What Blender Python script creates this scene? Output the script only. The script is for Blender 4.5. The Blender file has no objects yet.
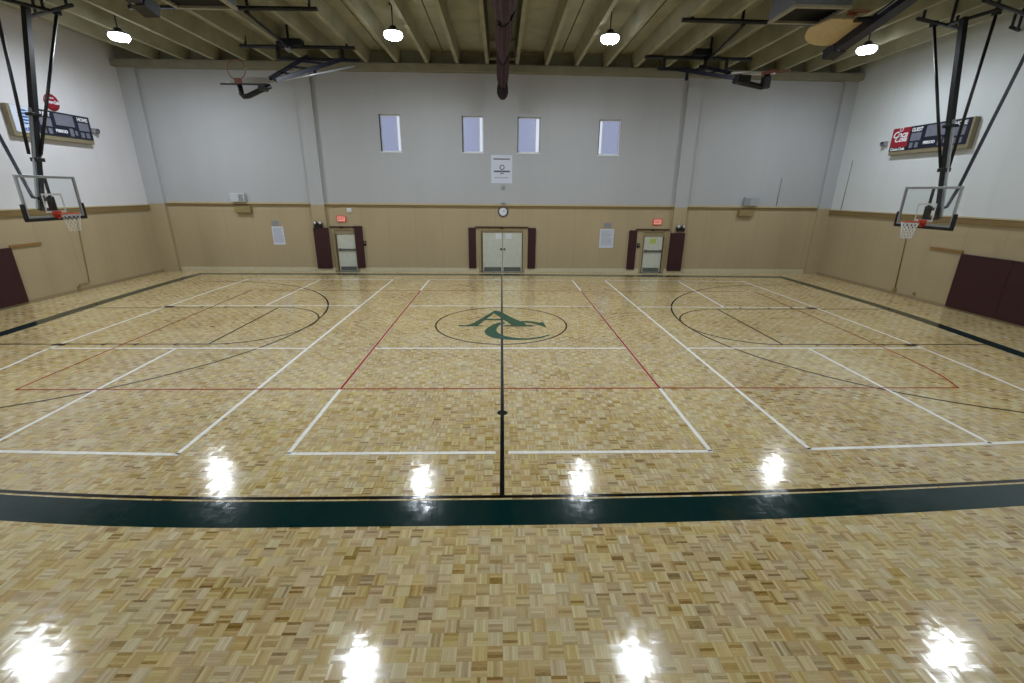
import bpy, bmesh, math, random
from mathutils import Vector, Matrix, Euler

random.seed(7)
scene = bpy.context.scene
COL = scene.collection
PI = math.pi

# ------------------------------------------------------------------ helpers
def lin(c):
    return tuple((v / 12.92 if v <= 0.04045 else ((v + 0.055) / 1.055) ** 2.4) for v in (x / 255.0 for x in c)) + (1.0,)

class MB:
    """collects shapes, then links them as one mesh object"""
    def __init__(self):
        self.bm = bmesh.new()
        self.mi = 0

    def mat(self, i):
        self.mi = i
        return self

    def face(self, pts):
        vs = [self.bm.verts.new(p) for p in pts]
        f = self.bm.faces.new(vs)
        f.material_index = self.mi
        return f

    def box(self, x0, x1, y0, y1, z0, z1, bevel=0.0):
        b = bmesh.new()
        bmesh.ops.create_cube(b, size=1.0)
        for v in b.verts:
            v.co = Vector(((x0 + x1) / 2 + v.co.x * (x1 - x0), (y0 + y1) / 2 + v.co.y * (y1 - y0), (z0 + z1) / 2 + v.co.z * (z1 - z0)))
        if bevel > 0:
            bmesh.ops.bevel(b, geom=list(b.edges), offset=bevel, segments=3, affect='EDGES', profile=0.6)
        self._merge(b)
        return self

    def _merge(self, b, smooth=False):
        m = {}
        for v in b.verts:
            m[v] = self.bm.verts.new(v.co)
        for f in b.faces:
            try:
                nf = self.bm.faces.new([m[v] for v in f.verts])
                nf.material_index = self.mi
                nf.smooth = smooth or f.smooth
            except ValueError:
                pass
        b.free()

    def tube(self, pts, r, n=10, closed=False, r2=None, caps=True):
        pts = [Vector(p) for p in pts]
        N = len(pts)
        rings = []
        up = None
        for i, p in enumerate(pts):
            if closed:
                t = (pts[(i + 1) % N] - pts[i - 1]).normalized()
            elif i == 0:
                t = (pts[1] - pts[0]).normalized()
            elif i == N - 1:
                t = (pts[-1] - pts[-2]).normalized()
            else:
                t = ((pts[i + 1] - p).normalized() + (p - pts[i - 1]).normalized()).normalized()
            if up is None:
                up = Vector((0, 0, 1)) if abs(t.z) < 0.9 else Vector((1, 0, 0))
            a = t.cross(up).normalized()
            b = a.cross(t).normalized()
            up = b
            rr = r if r2 is None else r + (r2 - r) * i / max(1, N - 1)
            rings.append([self.bm.verts.new(p + (a * math.cos(2 * PI * k / n) + b * math.sin(2 * PI * k / n)) * rr) for k in range(n)])
        for i in range(N if closed else N - 1):
            A, B = rings[i], rings[(i + 1) % N]
            for k in range(n):
                f = self.bm.faces.new((A[k], A[(k + 1) % n], B[(k + 1) % n], B[k]))
                f.smooth = True
                f.material_index = self.mi
        if not closed and caps:
            for R in (rings[0][::-1], rings[-1]):
                f = self.bm.faces.new(R)
                f.material_index = self.mi
        return self

    def bar(self, p, q, w, h, up=(0, 0, 1)):
        """rectangular bar from p to q, w across, h along up"""
        p, q = Vector(p), Vector(q)
        t = (q - p).normalized()
        u = Vector(up)
        if abs(t.dot(u)) > 0.98:
            u = Vector((1, 0, 0))
        a = t.cross(u).normalized() * w / 2
        b = a.cross(t).normalized() * h / 2
        vs = [self.bm.verts.new(o + s * a + k * b) for o in (p, q) for s, k in ((-1, -1), (1, -1), (1, 1), (-1, 1))]
        for idx in ((3, 2, 1, 0), (4, 5, 6, 7), (0, 1, 5, 4), (1, 2, 6, 5), (2, 3, 7, 6), (3, 0, 4, 7)):
            f = self.bm.faces.new([vs[i] for i in idx])
            f.material_index = self.mi
        return self

    def prism(self, pts, d):
        """polygon (3D points) extruded by vector d"""
        d = Vector(d)
        A = [self.bm.verts.new(p) for p in pts]
        B = [self.bm.verts.new(Vector(p) + d) for p in pts]
        n = len(pts)
        fs = [self.bm.faces.new(A[::-1]), self.bm.faces.new(B)]
        for i in range(n):
            fs.append(self.bm.faces.new((A[i], A[(i + 1) % n], B[(i + 1) % n], B[i])))
        for f in fs:
            f.material_index = self.mi
        return self

    def lathe(self, prof, c=(0, 0, 0), n=28, M=None):
        """profile of (r, z) about the local z axis"""
        c = Vector(c)
        rings = []
        for r, z in prof:
            row = []
            for k in range(n if r > 1e-6 else 1):
                p = Vector((r * math.cos(2 * PI * k / n), r * math.sin(2 * PI * k / n), z))
                if M is not None:
                    p = M @ p
                row.append(self.bm.verts.new(p + c))
            rings.append(row)
        for A, B in zip(rings, rings[1:]):
            for k in range(n):
                vs = [A[k % len(A)], A[(k + 1) % len(A)], B[(k + 1) % len(B)], B[k % len(B)]]
                u = []
                for v in vs:
                    if v not in u:
                        u.append(v)
                if len(u) >= 3:
                    f = self.bm.faces.new(u)
                    f.smooth = True
                    f.material_index = self.mi
        return self

    def ribbon(self, pts, w, z):
        """flat painted stripe on the floor following (x, y) points; w may be a list"""
        P = [Vector((p[0], p[1])) for p in pts]
        L, R = [], []
        for i, p in enumerate(P):
            a = P[max(0, i - 1)]
            b = P[min(len(P) - 1, i + 1)]
            t = (b - a).normalized()
            n = Vector((-t.y, t.x)) * w / 2
            L.append(self.bm.verts.new((p.x + n.x, p.y + n.y, z)))
            R.append(self.bm.verts.new((p.x - n.x, p.y - n.y, z)))
        for i in range(len(P) - 1):
            f = self.bm.faces.new((R[i], R[i + 1], L[i + 1], L[i]))
            f.material_index = self.mi
        return self

    def build(self, name, mats, parent=None, fix=True):
        if fix:
            bmesh.ops.recalc_face_normals(self.bm, faces=list(self.bm.faces))
        me = bpy.data.meshes.new(name)
        self.bm.to_mesh(me)
        self.bm.free()
        if not isinstance(mats, (list, tuple)):
            mats = [mats]
        for m in mats:
            me.materials.append(m)
        o = bpy.data.objects.new(name, me)
        COL.objects.link(o)
        if parent is not None:
            o.parent = parent
        return o


def tag(o, label=None, cat=None, group=None, kind=None):
    if label:
        o['label'] = label
    if cat:
        o['category'] = cat
    if group:
        o['group'] = group
    if kind:
        o['kind'] = kind
    return o


def empty(name, loc=(0, 0, 0), rz=0.0):
    o = bpy.data.objects.new(name, None)
    o.empty_display_size = 0.2
    COL.objects.link(o)
    o.location = loc
    o.rotation_euler = (0, 0, rz)
    return o


def thing(name, label, cat, loc=(0, 0, 0), rz=0.0, group=None):
    return tag(empty(name, loc, rz), label, cat, group)


def copy_tree(o, parent=None):
    c = o.copy()
    COL.objects.link(c)
    if parent is not None:
        c.parent = parent
    for ch in list(o.children):
        copy_tree(ch, c)
    return c


def text(name, s, size, m, parent, loc, width=None, shear=0.0, depth=0.006, bold=0.0):
    """lettering lying in the local xz plane, facing -y, centred on loc"""
    cu = bpy.data.curves.new('lettering', 'FONT')
    cu.body = s
    cu.size = size
    cu.align_x = 'CENTER'
    cu.align_y = 'CENTER'
    cu.shear = shear
    cu.extrude = depth / 2
    cu.offset = bold
    cu.resolution_u = 3
    t = bpy.data.objects.new('lettering', cu)
    COL.objects.link(t)
    bpy.context.view_layer.update()
    dg = bpy.context.evaluated_depsgraph_get()
    me = bpy.data.meshes.new_from_object(t.evaluated_get(dg))
    bpy.data.objects.remove(t)
    sx = 1.0
    xs = [v.co.x for v in me.vertices]
    if width:
        sx = width / (max(xs) - min(xs))
    for v in me.vertices:
        v.co = Vector((v.co.x * sx + loc[0], loc[1] - v.co.z, v.co.y + loc[2]))
    me.materials.clear()
    me.materials.append(m)
    o = bpy.data.objects.new(name, me)
    COL.objects.link(o)
    o.parent = parent
    return o


# ------------------------------------------------------------------ materials
def new_mat(name):
    m = bpy.data.materials.new(name)
    m.use_nodes = True
    nt = m.node_tree
    return m, nt, nt.nodes, nt.links, nt.nodes['Principled BSDF']


def plain(name, rgb, rough=0.5, metal=0.0, var=0.06, scale=6.0, coat=0.0):
    m, nt, N, L, p = new_mat(name)
    c = lin(rgb)
    no = N.new('ShaderNodeTexNoise')
    no.inputs['Scale'].default_value = scale
    no.inputs['Detail'].default_value = 4
    ge = N.new('ShaderNodeNewGeometry')
    L.new(ge.outputs['Position'], no.inputs['Vector'])
    mr = N.new('ShaderNodeMapRange')
    mr.inputs['From Min'].default_value = 0.3
    mr.inputs['From Max'].default_value = 0.7
    mr.inputs['To Min'].default_value = 1 - var
    mr.inputs['To Max'].default_value = 1 + var
    L.new(no.outputs['Fac'], mr.inputs['Value'])
    vm = N.new('ShaderNodeVectorMath')
    vm.operation = 'SCALE'
    vm.inputs[0].default_value = c[:3]
    L.new(mr.outputs['Result'], vm.inputs['Scale'])
    L.new(vm.outputs['Vector'], p.inputs['Base Color'])
    p.inputs['Roughness'].default_value = rough
    p.inputs['Metallic'].default_value = metal
    p.inputs['Coat Weight'].default_value = coat
    return m


def glow(name, rgb, strength):
    m, nt, N, L, p = new_mat(name)
    p.inputs['Base Color'].default_value = lin(rgb)
    p.inputs['Emission Color'].default_value = lin(rgb)
    p.inputs['Emission Strength'].default_value = strength
    return m


def glass(name, tint=(235, 242, 245), gloss=0.08, rough=0.05):
    m, nt, N, L, p = new_mat(name)
    N.remove(p)
    tr = N.new('ShaderNodeBsdfTransparent')
    tr.inputs['Color'].default_value = lin(tint)
    gl = N.new('ShaderNodeBsdfGlossy')
    gl.inputs['Roughness'].default_value = rough
    mx = N.new('ShaderNodeMixShader')
    mx.inputs['Fac'].default_value = gloss
    L.new(tr.outputs[0], mx.inputs[1])
    L.new(gl.outputs[0], mx.inputs[2])
    L.new(mx.outputs[0], N['Material Output'].inputs['Surface'])
    return m


TILE = 0.125

def tile_nodes(nt):
    """world position -> parquet cell: returns (cell vector, across coordinate 0..1, slat index, random normal)"""
    N, L = nt.nodes, nt.links
    def math_(op, a, b=None, c=None):
        n = N.new('ShaderNodeMath')
        n.operation = op
        for i, v in enumerate((a, b, c)):
            if v is None:
                continue
            if isinstance(v, (int, float)):
                n.inputs[i].default_value = v
            else:
                L.new(v, n.inputs[i])
        return n.outputs[0]
    ge = N.new('ShaderNodeNewGeometry')
    se = N.new('ShaderNodeSeparateXYZ')
    L.new(ge.outputs['Position'], se.inputs[0])
    x = math_('DIVIDE', se.outputs[0], TILE)
    y = math_('DIVIDE', se.outputs[1], TILE)
    ix, iy = math_('FLOOR', x), math_('FLOOR', y)
    fx, fy = math_('SUBTRACT', x, ix), math_('SUBTRACT', y, iy)
    par = math_('FLOORED_MODULO', math_('ADD', ix, iy), 2.0)
    inv = math_('SUBTRACT', 1.0, par)
    u = math_('ADD', math_('MULTIPLY', fx, par), math_('MULTIPLY', fy, inv))
    v = math_('ADD', math_('MULTIPLY', fy, par), math_('MULTIPLY', fx, inv))
    sl = math_('FLOOR', math_('MULTIPLY', u, 5.0))
    cell = N.new('ShaderNodeCombineXYZ')
    L.new(ix, cell.inputs[0]); L.new(iy, cell.inputs[1])
    slat = N.new('ShaderNodeCombineXYZ')
    L.new(ix, slat.inputs[0]); L.new(iy, slat.inputs[1]); L.new(math_('ADD', sl, 0.37), slat.inputs[2])
    wn = N.new('ShaderNodeTexWhiteNoise')
    wn.noise_dimensions = '3D'
    L.new(slat.outputs[0], wn.inputs['Vector'])
    # each block sits at a very slightly different angle, plus the ripple of the varnish
    sub = N.new('ShaderNodeVectorMath'); sub.operation = 'SUBTRACT'
    L.new(wn.outputs['Color'], sub.inputs[0]); sub.inputs[1].default_value = (0.5, 0.5, 0.5)
    s1 = N.new('ShaderNodeVectorMath'); s1.operation = 'MULTIPLY'
    L.new(sub.outputs[0], s1.inputs[0]); s1.inputs[1].default_value = (0.013, 0.018, 0.0)
    rp = N.new('ShaderNodeTexNoise'); rp.inputs['Scale'].default_value = 9.0; rp.inputs['Detail'].default_value = 2
    L.new(ge.outputs['Position'], rp.inputs['Vector'])
    sub2 = N.new('ShaderNodeVectorMath'); sub2.operation = 'SUBTRACT'
    L.new(rp.outputs['Color'], sub2.inputs[0]); sub2.inputs[1].default_value = (0.5, 0.5, 0.5)
    s2 = N.new('ShaderNodeVectorMath'); s2.operation = 'MULTIPLY'
    L.new(sub2.outputs[0], s2.inputs[0]); s2.inputs[1].default_value = (0.016, 0.050, 0.0)
    a1 = N.new('ShaderNodeVectorMath'); a1.operation = 'ADD'
    L.new(s1.outputs[0], a1.inputs[0]); L.new(s2.outputs[0], a1.inputs[1])
    a2 = N.new('ShaderNodeVectorMath'); a2.operation = 'ADD'
    L.new(a1.outputs[0], a2.inputs[0]); L.new(ge.outputs['Normal'], a2.inputs[1])
    nz = N.new('ShaderNodeVectorMath'); nz.operation = 'NORMALIZE'
    L.new(a2.outputs[0], nz.inputs[0])
    return dict(par=par, ge=ge, cell=cell.outputs[0], slat=wn, u=u, v=v, sl=sl, normal=nz.outputs[0], math=math_, slatvec=slat.outputs[0])


FLOOR_ROUGH = 0.115

def parquet():
    m, nt, N, L, p = new_mat('parquet_maple')
    T = tile_nodes(nt)
    math_ = T['math']
    wt = N.new('ShaderNodeTexWhiteNoise'); wt.noise_dimensions = '3D'
    L.new(T['cell'], wt.inputs['Vector'])
    # wood tone from the slat, the block and the grain
    gr = N.new('ShaderNodeTexNoise')
    gv = N.new('ShaderNodeCombineXYZ')
    L.new(math_('MULTIPLY', T['u'], 24.0), gv.inputs[0])
    L.new(math_('MULTIPLY', T['v'], 3.0), gv.inputs[1])
    L.new(math_('MULTIPLY', T['slat'].outputs['Value'], 50.0), gv.inputs[2])
    L.new(gv.outputs[0], gr.inputs['Vector'])
    gr.inputs['Scale'].default_value = 1.0
    gr.inputs['Detail'].default_value = 3
    big = N.new('ShaderNodeTexNoise'); big.inputs['Scale'].default_value = 0.45; big.inputs['Detail'].default_value = 3
    L.new(T['ge'].outputs['Position'], big.inputs['Vector'])
    tone = math_('ADD', math_('MULTIPLY', math_('POWER', T['slat'].outputs['Value'], 0.75), 0.46),
                 math_('MULTIPLY', wt.outputs['Value'], 0.20))
    tone = math_('ADD', tone, math_('MULTIPLY', math_('SUBTRACT', gr.outputs['Fac'], 0.5), 0.35))
    tone = math_('ADD', tone, math_('MULTIPLY', math_('SUBTRACT', big.outputs['Fac'], 0.5), 0.55))
    tone = math_('ADD', math_('ADD', tone, 0.055), math_('MULTIPLY', math_('SUBTRACT', T['par'], 0.5), 0.12))  # last term paints the sheen of the slat direction into the tone
    cr = N.new('ShaderNodeValToRGB')
    e = cr.color_ramp.elements
    e[0].position = 0.0; e[0].color = lin((126, 100, 56))
    e[1].position = 0.9; e[1].color = lin((226, 216, 176))
    k = e.new(0.22); k.color = lin((182, 159, 110))
    k = e.new(0.55); k.color = lin((206, 188, 142))
    L.new(tone, cr.inputs['Fac'])
    # thin joints between slats
    fs = math_('FRACT', math_('MULTIPLY', T['u'], 5.0))
    edge = math_('MINIMUM', fs, math_('SUBTRACT', 1.0, fs))
    ev = math_('MINIMUM', T['v'], math_('SUBTRACT', 1.0, T['v']))
    gap = math_('MAXIMUM', math_('LESS_THAN', edge, 0.035), math_('LESS_THAN', ev, 0.008))
    mx = N.new('ShaderNodeMix'); mx.data_type = 'RGBA'
    L.new(math_('MULTIPLY', gap, 0.35), mx.inputs['Factor'])
    L.new(cr.outputs['Color'], mx.inputs['A'])
    mx.inputs['B'].default_value = lin((96, 64, 34))
    hs = N.new('ShaderNodeHueSaturation')
    sc_ = N.new('ShaderNodeSeparateColor')
    L.new(wt.outputs['Color'], sc_.inputs[0])
    L.new(math_('ADD', math_('MULTIPLY', sc_.outputs[1], 0.014), 0.490), hs.inputs['Hue'])
    L.new(math_('ADD', math_('MULTIPLY', sc_.outputs[2], 0.30), 0.86), hs.inputs['Saturation'])
    L.new(mx.outputs['Result'], hs.inputs['Color'])
    L.new(hs.outputs['Color'], p.inputs['Base Color'])
    p.inputs['Roughness'].default_value = FLOOR_ROUGH
    p.inputs['IOR'].default_value = 1.5
    L.new(T['normal'], p.inputs['Normal'])
    return m


def floor_paint(name, rgb):
    m, nt, N, L, p = new_mat(name)
    T = tile_nodes(nt)
    mr = N.new('ShaderNodeMapRange')
    mr.inputs['To Min'].default_value = 0.92
    mr.inputs['To Max'].default_value = 1.06
    L.new(T['slat'].outputs['Value'], mr.inputs['Value'])
    vm = N.new('ShaderNodeVectorMath'); vm.operation = 'SCALE'
    vm.inputs[0].default_value = lin(rgb)[:3]
    L.new(mr.outputs['Result'], vm.inputs['Scale'])
    L.new(vm.outputs[0], p.inputs['Base Color'])
    p.inputs['Roughness'].default_value = FLOOR_ROUGH
    L.new(T['normal'], p.inputs['Normal'])
    return m


def wall_mat(name, rgb, axis, pitch, off, seam=0.8, var=0.05):
    """painted panel wall with faint vertical joints every `pitch` metres along axis"""
    m, nt, N, L, p = new_mat(name)
    ge = N.new('ShaderNodeNewGeometry')
    se = N.new('ShaderNodeSeparateXYZ')
    L.new(ge.outputs['Position'], se.inputs[0])
    def math_(op, a, b):
        n = N.new('ShaderNodeMath'); n.operation = op
        for i, v in enumerate((a, b)):
            if isinstance(v, (int, float)):
                n.inputs[i].default_value = v
            else:
                L.new(v, n.inputs[i])
        return n.outputs[0]
    t = math_('FRACT', math_('DIVIDE', math_('ADD', se.outputs['XYZ'.index(axis)], 100.0 + off), pitch), 0.0)
    d = math_('LESS_THAN', math_('MULTIPLY', math_('ABSOLUTE', math_('SUBTRACT', t, 0.5), 0.0), pitch), 0.011)
    no = N.new('ShaderNodeTexNoise'); no.inputs['Scale'].default_value = 0.7; no.inputs['Detail'].default_value = 5
    mp = N.new('ShaderNodeMapping'); mp.inputs['Scale'].default_value = (1.6, 1.6, 0.35)
    L.new(ge.outputs['Position'], mp.inputs['Vector'])
    L.new(mp.outputs[0], no.inputs['Vector'])
    f = math_('ADD', math_('MULTIPLY', math_('SUBTRACT', no.outputs['Fac'], 0.5), var * 4), 1.0)
    f = math_('MULTIPLY', f, math_('SUBTRACT', 1.0, math_('MULTIPLY', d, 1.0 - seam)))
    vm = N.new('ShaderNodeVectorMath'); vm.operation = 'SCALE'
    vm.inputs[0].default_value = lin(rgb)[:3]
    L.new(f, vm.inputs['Scale'])
    L.new(vm.outputs[0], p.inputs['Base Color'])
    p.inputs['Roughness'].default_value = 0.55
    return m


M = {}
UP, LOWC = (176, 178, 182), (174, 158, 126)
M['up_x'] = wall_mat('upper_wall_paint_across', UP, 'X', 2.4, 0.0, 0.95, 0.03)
M['up_left'] = wall_mat('upper_wall_left_painted_light', (214, 213, 217), 'Y', 2.4, 0.0, 0.95, 0.03)  # brighter side-wall light put into the colour, paler than the back wall
M['up_right'] = wall_mat('upper_wall_right_painted_light', (212, 217, 219), 'Y', 2.4, 0.0, 0.95, 0.03)  # likewise paler, the light on this wall is mixed into its colour
M['low_x'] = wall_mat('tan_panel_across', LOWC, 'X', 1.2, 0.45, 0.87)
M['low_y'] = wall_mat('tan_panel_along', LOWC, 'Y', 1.2, 0.2, 0.87)
M['concrete'] = plain('ceiling_concrete', (160, 158, 134), 0.8, var=0.14, scale=1.3)
M['ledge'] = plain('ledge_concrete', (138, 136, 118), 0.8, var=0.1, scale=2)
M['joint'] = plain('joint_sealant', (34, 31, 24), 0.8)
M['trim'] = plain('trim_brown', (128, 106, 66), 0.6)
M['trim_light'] = plain('trim_light', (188, 174, 140), 0.6)
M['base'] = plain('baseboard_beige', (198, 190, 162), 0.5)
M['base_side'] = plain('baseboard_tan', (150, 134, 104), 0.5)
M['parquet'] = parquet()
M['white'] = floor_paint('white_floor_paint', (248, 245, 238))
M['red'] = floor_paint('red_floor_paint', (160, 50, 30))
M['black'] = floor_paint('black_floor_paint', (22, 20, 20))
M['brown'] = floor_paint('dark_brown_floor_paint', (58, 36, 26))
M['green'] = floor_paint('green_floor_paint', (0, 40, 40))
M['logo_green'] = floor_paint('logo_green_floor_paint', (0, 78, 62))
M['steel_black'] = plain('black_steel', (16, 17, 22), 0.45, var=0.1)
M['rust'] = plain('faded_rim', (128, 74, 56), 0.5)
M['steel_navy'] = plain('navy_steel', (20, 23, 42), 0.4, var=0.1)
M['steel_grey'] = plain('grey_aluminium', (158, 162, 166), 0.4, 0.3)
M['pad_black'] = plain('black_padding', (14, 13, 15), 0.6)
M['orange'] = plain('orange_rim', (186, 62, 34), 0.4)
M['net'] = plain('white_net_cord', (226, 226, 226), 0.8)
M['glass'] = glass('clear_board_glass', (250, 252, 252), 0.03)
M['square'] = plain('white_target_paint', (206, 208, 210), 0.5)
M['wood'] = plain('plywood_board', (208, 186, 146), 0.5, var=0.08, scale=9)
M['board_white'] = plain('pale_board', (188, 184, 180), 0.5)
M['maroon'] = plain('maroon_vinyl', (52, 13, 21), 0.6, var=0.06)
M['curtain'] = plain('maroon_curtain', (60, 33, 41), 0.8, var=0.25, scale=7)
M['curtain_dark'] = plain('dark_mesh_net', (40, 26, 34), 0.85, var=0.3, scale=9)
M['strap'] = plain('black_strap', (14, 12, 14), 0.7)
M['door'] = plain('pale_door_paint', (196, 200, 188), 0.45)
M['frame_tan'] = plain('door_frame_tan', (162, 146, 112), 0.5)
M['header'] = plain('door_header_tan', (146, 134, 104), 0.55)
M['dark_wood'] = plain('dark_wood_rail', (70, 46, 28), 0.5)
M['rail_wood'] = plain('wood_rail', (140, 108, 62), 0.5)
M['kick'] = plain('steel_kick_plate', (112, 118, 118), 0.35, 0.6)
M['bar'] = plain('grey_push_bar', (96, 98, 96), 0.4, 0.4)
M['paper'] = plain('white_paper', (224, 226, 232), 0.7, var=0.02)
M['paper_blue'] = plain('pale_blue_paper', (206, 212, 228), 0.7, var=0.02)
M['ink'] = plain('grey_ink', (96, 98, 108), 0.7)
M['ink_soft'] = plain('pale_ink', (150, 154, 170), 0.7)
M['ink_dark'] = plain('dark_ink', (36, 38, 48), 0.7)
M['lime'] = plain('lime_paper', (176, 200, 92), 0.7)
M['exit_red'] = glow('exit_sign_red', (196, 66, 58), 0.20)
M['exit_face'] = glow('exit_sign_lit_face', (240, 170, 156), 0.28)
M['box_black'] = plain('black_plastic', (20, 20, 22), 0.4)
M['white_plastic'] = plain('white_plastic', (214, 216, 216), 0.4)
M['speaker_pale'] = plain('pale_speaker_case', (190, 193, 196), 0.5)
M['speaker_grey'] = plain('grey_speaker_case', (158, 164, 168), 0.5)
M['tan_case'] = plain('tan_metal_case', (128, 119, 94), 0.55)
M['tan_box'] = plain('tan_box', (142, 125, 82), 0.55)
M['grey_box'] = plain('grey_box', (140, 142, 144), 0.5)
M['clock_rim'] = plain('clock_rim_grey', (70, 72, 80), 0.35)
M['win_frame'] = plain('white_window_frame', (226, 228, 232), 0.4)
M['win_dark'] = plain('dark_reveal_shade', (56, 58, 64), 0.5)
M['pane'] = glass('window_glass', (248, 250, 252), 0.04, 0.1)
M['pane_frosted'] = glass('tinted_window_glass', (206, 210, 222), 0.05, 0.2)
M['navy'] = plain('scoreboard_navy', (18, 24, 44), 0.4)
M['display'] = plain('scoreboard_display_grey', (112, 114, 128), 0.35)
M['red_panel'] = plain('red_sign_panel', (146, 25, 42), 0.4)
M['blue_logo'] = plain('blue_globe', (40, 96, 168), 0.4)
M['hood'] = plain('lamp_hood', (70, 72, 76), 0.4, 0.5)
M['lamp'] = glow('lamp_lens', (238, 247, 255), 385.0)
M['lamp_side'] = glow('lamp_side_band', (244, 249, 255), 14.0)
M['heater'] = plain('heater_grey_blue', (112, 118, 130), 0.5)
M['heater_frame'] = plain('heater_frame_light', (160, 155, 136), 0.5)
M['louvre'] = plain('louvre_dark', (30, 31, 34), 0.5, 0.3)

# ------------------------------------------------------------------ room
XL, XR, YB, YF, ZC = -15.35, 14.9, 21.0, -1.6, 8.92
ZT = 2.97          # where the paint changes colour

floor = tag(MB().box(XL - 0.3, XR + 0.3, YF - 0.3, YB + 0.3, -0.2, 0.0).build('floor', M['parquet']), kind='structure')


def arc(cx, cy, r, a0, a1, n=48):
    return [(cx + r * math.cos(math.radians(a0 + (a1 - a0) * i / n)), cy + r * math.sin(math.radians(a0 + (a1 - a0) * i / n))) for i in range(n + 1)]


def spline(pts, n=8):
    out = []
    P = [Vector(p) for p in pts]
    for i in range(len(P) - 1):
        p0, p1, p2, p3 = P[max(0, i - 1)], P[i], P[i + 1], P[min(len(P) - 1, i + 2)]
        for k in range(n):
            t = k / n
            out.append(0.5 * ((2 * p1) + (p2 - p0) * t + (2 * p0 - 5 * p1 + 4 * p2 - p3) * t * t + (3 * p1 - p0 - 3 * p2 + p3) * t ** 3))
    out.append(P[-1])
    return out


Y0, N1, N2, Y3 = 5.67, 10.24, 14.45, 19.08
V1, V2 = 7.9, 16.85
# green border with its black edge line
def y_in(x):
    x = max(-8.0, min(8.0, x))
    return 4.68 + (0.005 * x * x if x > 0 else 0.0137 * max(0.0, -x - 2.5) ** 2)
def y_out(x):
    x = max(-8.0, min(8.0, x))
    return 4.175 + (0.0061 * x * x if x > 0 else 0.018 * max(0.0, -x - 2.7) ** 2)
g = MB()
xs = [-13.2 + i * 0.4 for i in range(66)]
xs = [x for x in xs if x <= 12.7]
for a, b in zip(xs, xs[1:]):
    g.face([(a, y_out(a), 0.0012), (b, y_out(b), 0.0012), (b, y_in(b) - 0.060, 0.0012), (a, y_in(a) - 0.060, 0.0012)])
g.ribbon(spline([(-12.75, 4.6), (-12.8, 8.0), (-12.86, 11.35), (-13.18, 14.76), (-13.36, 18.0), (-13.4, 20.3)]), 0.40, 0.0014)
g.ribbon(spline([(12.2, 4.6), (12.25, 8.0), (12.38, 9.75), (12.78, 13.71), (12.76, 18.42), (12.7, 20.0)]), 0.38, 0.0014)
g.ribbon([(-13.55, 20.42), (0, 20.42), (12.9, 20.1)], 0.30, 0.0016)
tag(g.build('green_border', M['green'], floor), 'dark green painted border band')
b = MB()
b.ribbon([(x, y_in(x)) for x in xs], 0.055, 0.0022)
b.ribbon([(-13.3, 20.17), (0, 20.17), (12.6, 19.87)], 0.12, 0.0022)
b.ribbon([(0.0, 4.68), (0.01, 7.0), (0.03, 20.15)], 0.058, 0.0042)
b.lathe([(0.0, 0.0036), (0.09, 0.0036)], (0.01, 6.90, 0), 24)
# left key, half circle and three point arc
b.ribbon(arc(-7.12, 12.38, 1.83, -90, 90), 0.05, 0.0026)
b.ribbon([(-7.12, 10.52), (-7.12, 14.17)], 0.05, 0.0028)
b.ribbon([(-7.12, 10.55), (-13.1, 10.55)], 0.05, 0.0026)
b.ribbon([(-7.12, 14.15), (-13.3, 14.1)], 0.05, 0.0026)
b.ribbon([(-13.0, 6.52)] + arc(-11.39, 12.53, 6.06, -90, 90, 80) + [(-13.3, 18.6)], 0.05, 0.0024)
b.ribbon(arc(7.04, 12.3, 1.79, 90, 270), 0.05, 0.0026)
b.ribbon([(7.04, 10.52), (7.04, 14.08)], 0.05, 0.0028)
b.ribbon([(7.04, 10.53), (12.4, 10.52)], 0.05, 0.0026)
b.ribbon([(7.04, 14.08), (12.7, 14.15)], 0.05, 0.0026)
b.ribbon([(12.3, 6.5)] + arc(11.1, 12.33, 5.84, 270, 90, 80) + [(12.8, 18.2)], 0.05, 0.0024)
for s, x0, yn, yf in ((-1, 10.62, 10.60, 14.20), (1, 10.28, 10.56, 14.18)):
    for y, d in ((yn, -1), (yf, 1)):
        b.face([(s * (x0 - 0.15), y, 0.003), (s * (x0 + 0.15), y, 0.003), (s * (x0 + 0.15), y + d * 0.17, 0.003), (s * (x0 - 0.15), y + d * 0.17, 0.003)])
        for k in (9.55, 8.8, 7.85):
            b.face([(s * k, y, 0.003), (s * (k + 0.07), y, 0.003), (s * (k + 0.07), y + d * 0.14, 0.003), (s * k, y + d * 0.14, 0.003)])
tag(b.build('basketball_lines', M['black'], floor, fix=False), 'thin black basketball court lines')
c = MB()
c.ribbon(arc(-0.0, 12.38, 1.85, 0, 360, 96), 0.05, 0.0034)
tag(c.build('centre_circle', M['brown'], floor, fix=False), 'thin dark brown centre circle')
r = MB()
r.ribbon(spline([(-9.06, 7.9), (-4, V1), (0, V1), (4, V1), (8.96, 7.88)]), 0.042, 0.0032)
r.ribbon([(-9.25, V2), (9.4, V2)], 0.042, 0.0032)
r.ribbon([(-9.06, 7.9), (-9.35, V2)], 0.042, 0.0032)
r.ribbon(spline([(8.96, 7.88), (9.39, 9.75), (9.75, V2)]), 0.042, 0.0032)
r.ribbon([(-3.05, V1), (-3.05, V2)], 0.055, 0.0036)
r.ribbon([(3.05, V1), (3.05, V2)], 0.055, 0.0036)
tag(r.build('volleyball_lines', M['red'], floor, fix=False), 'thin red volleyball court lines')
w = MB()
WW = 0.066
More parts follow.
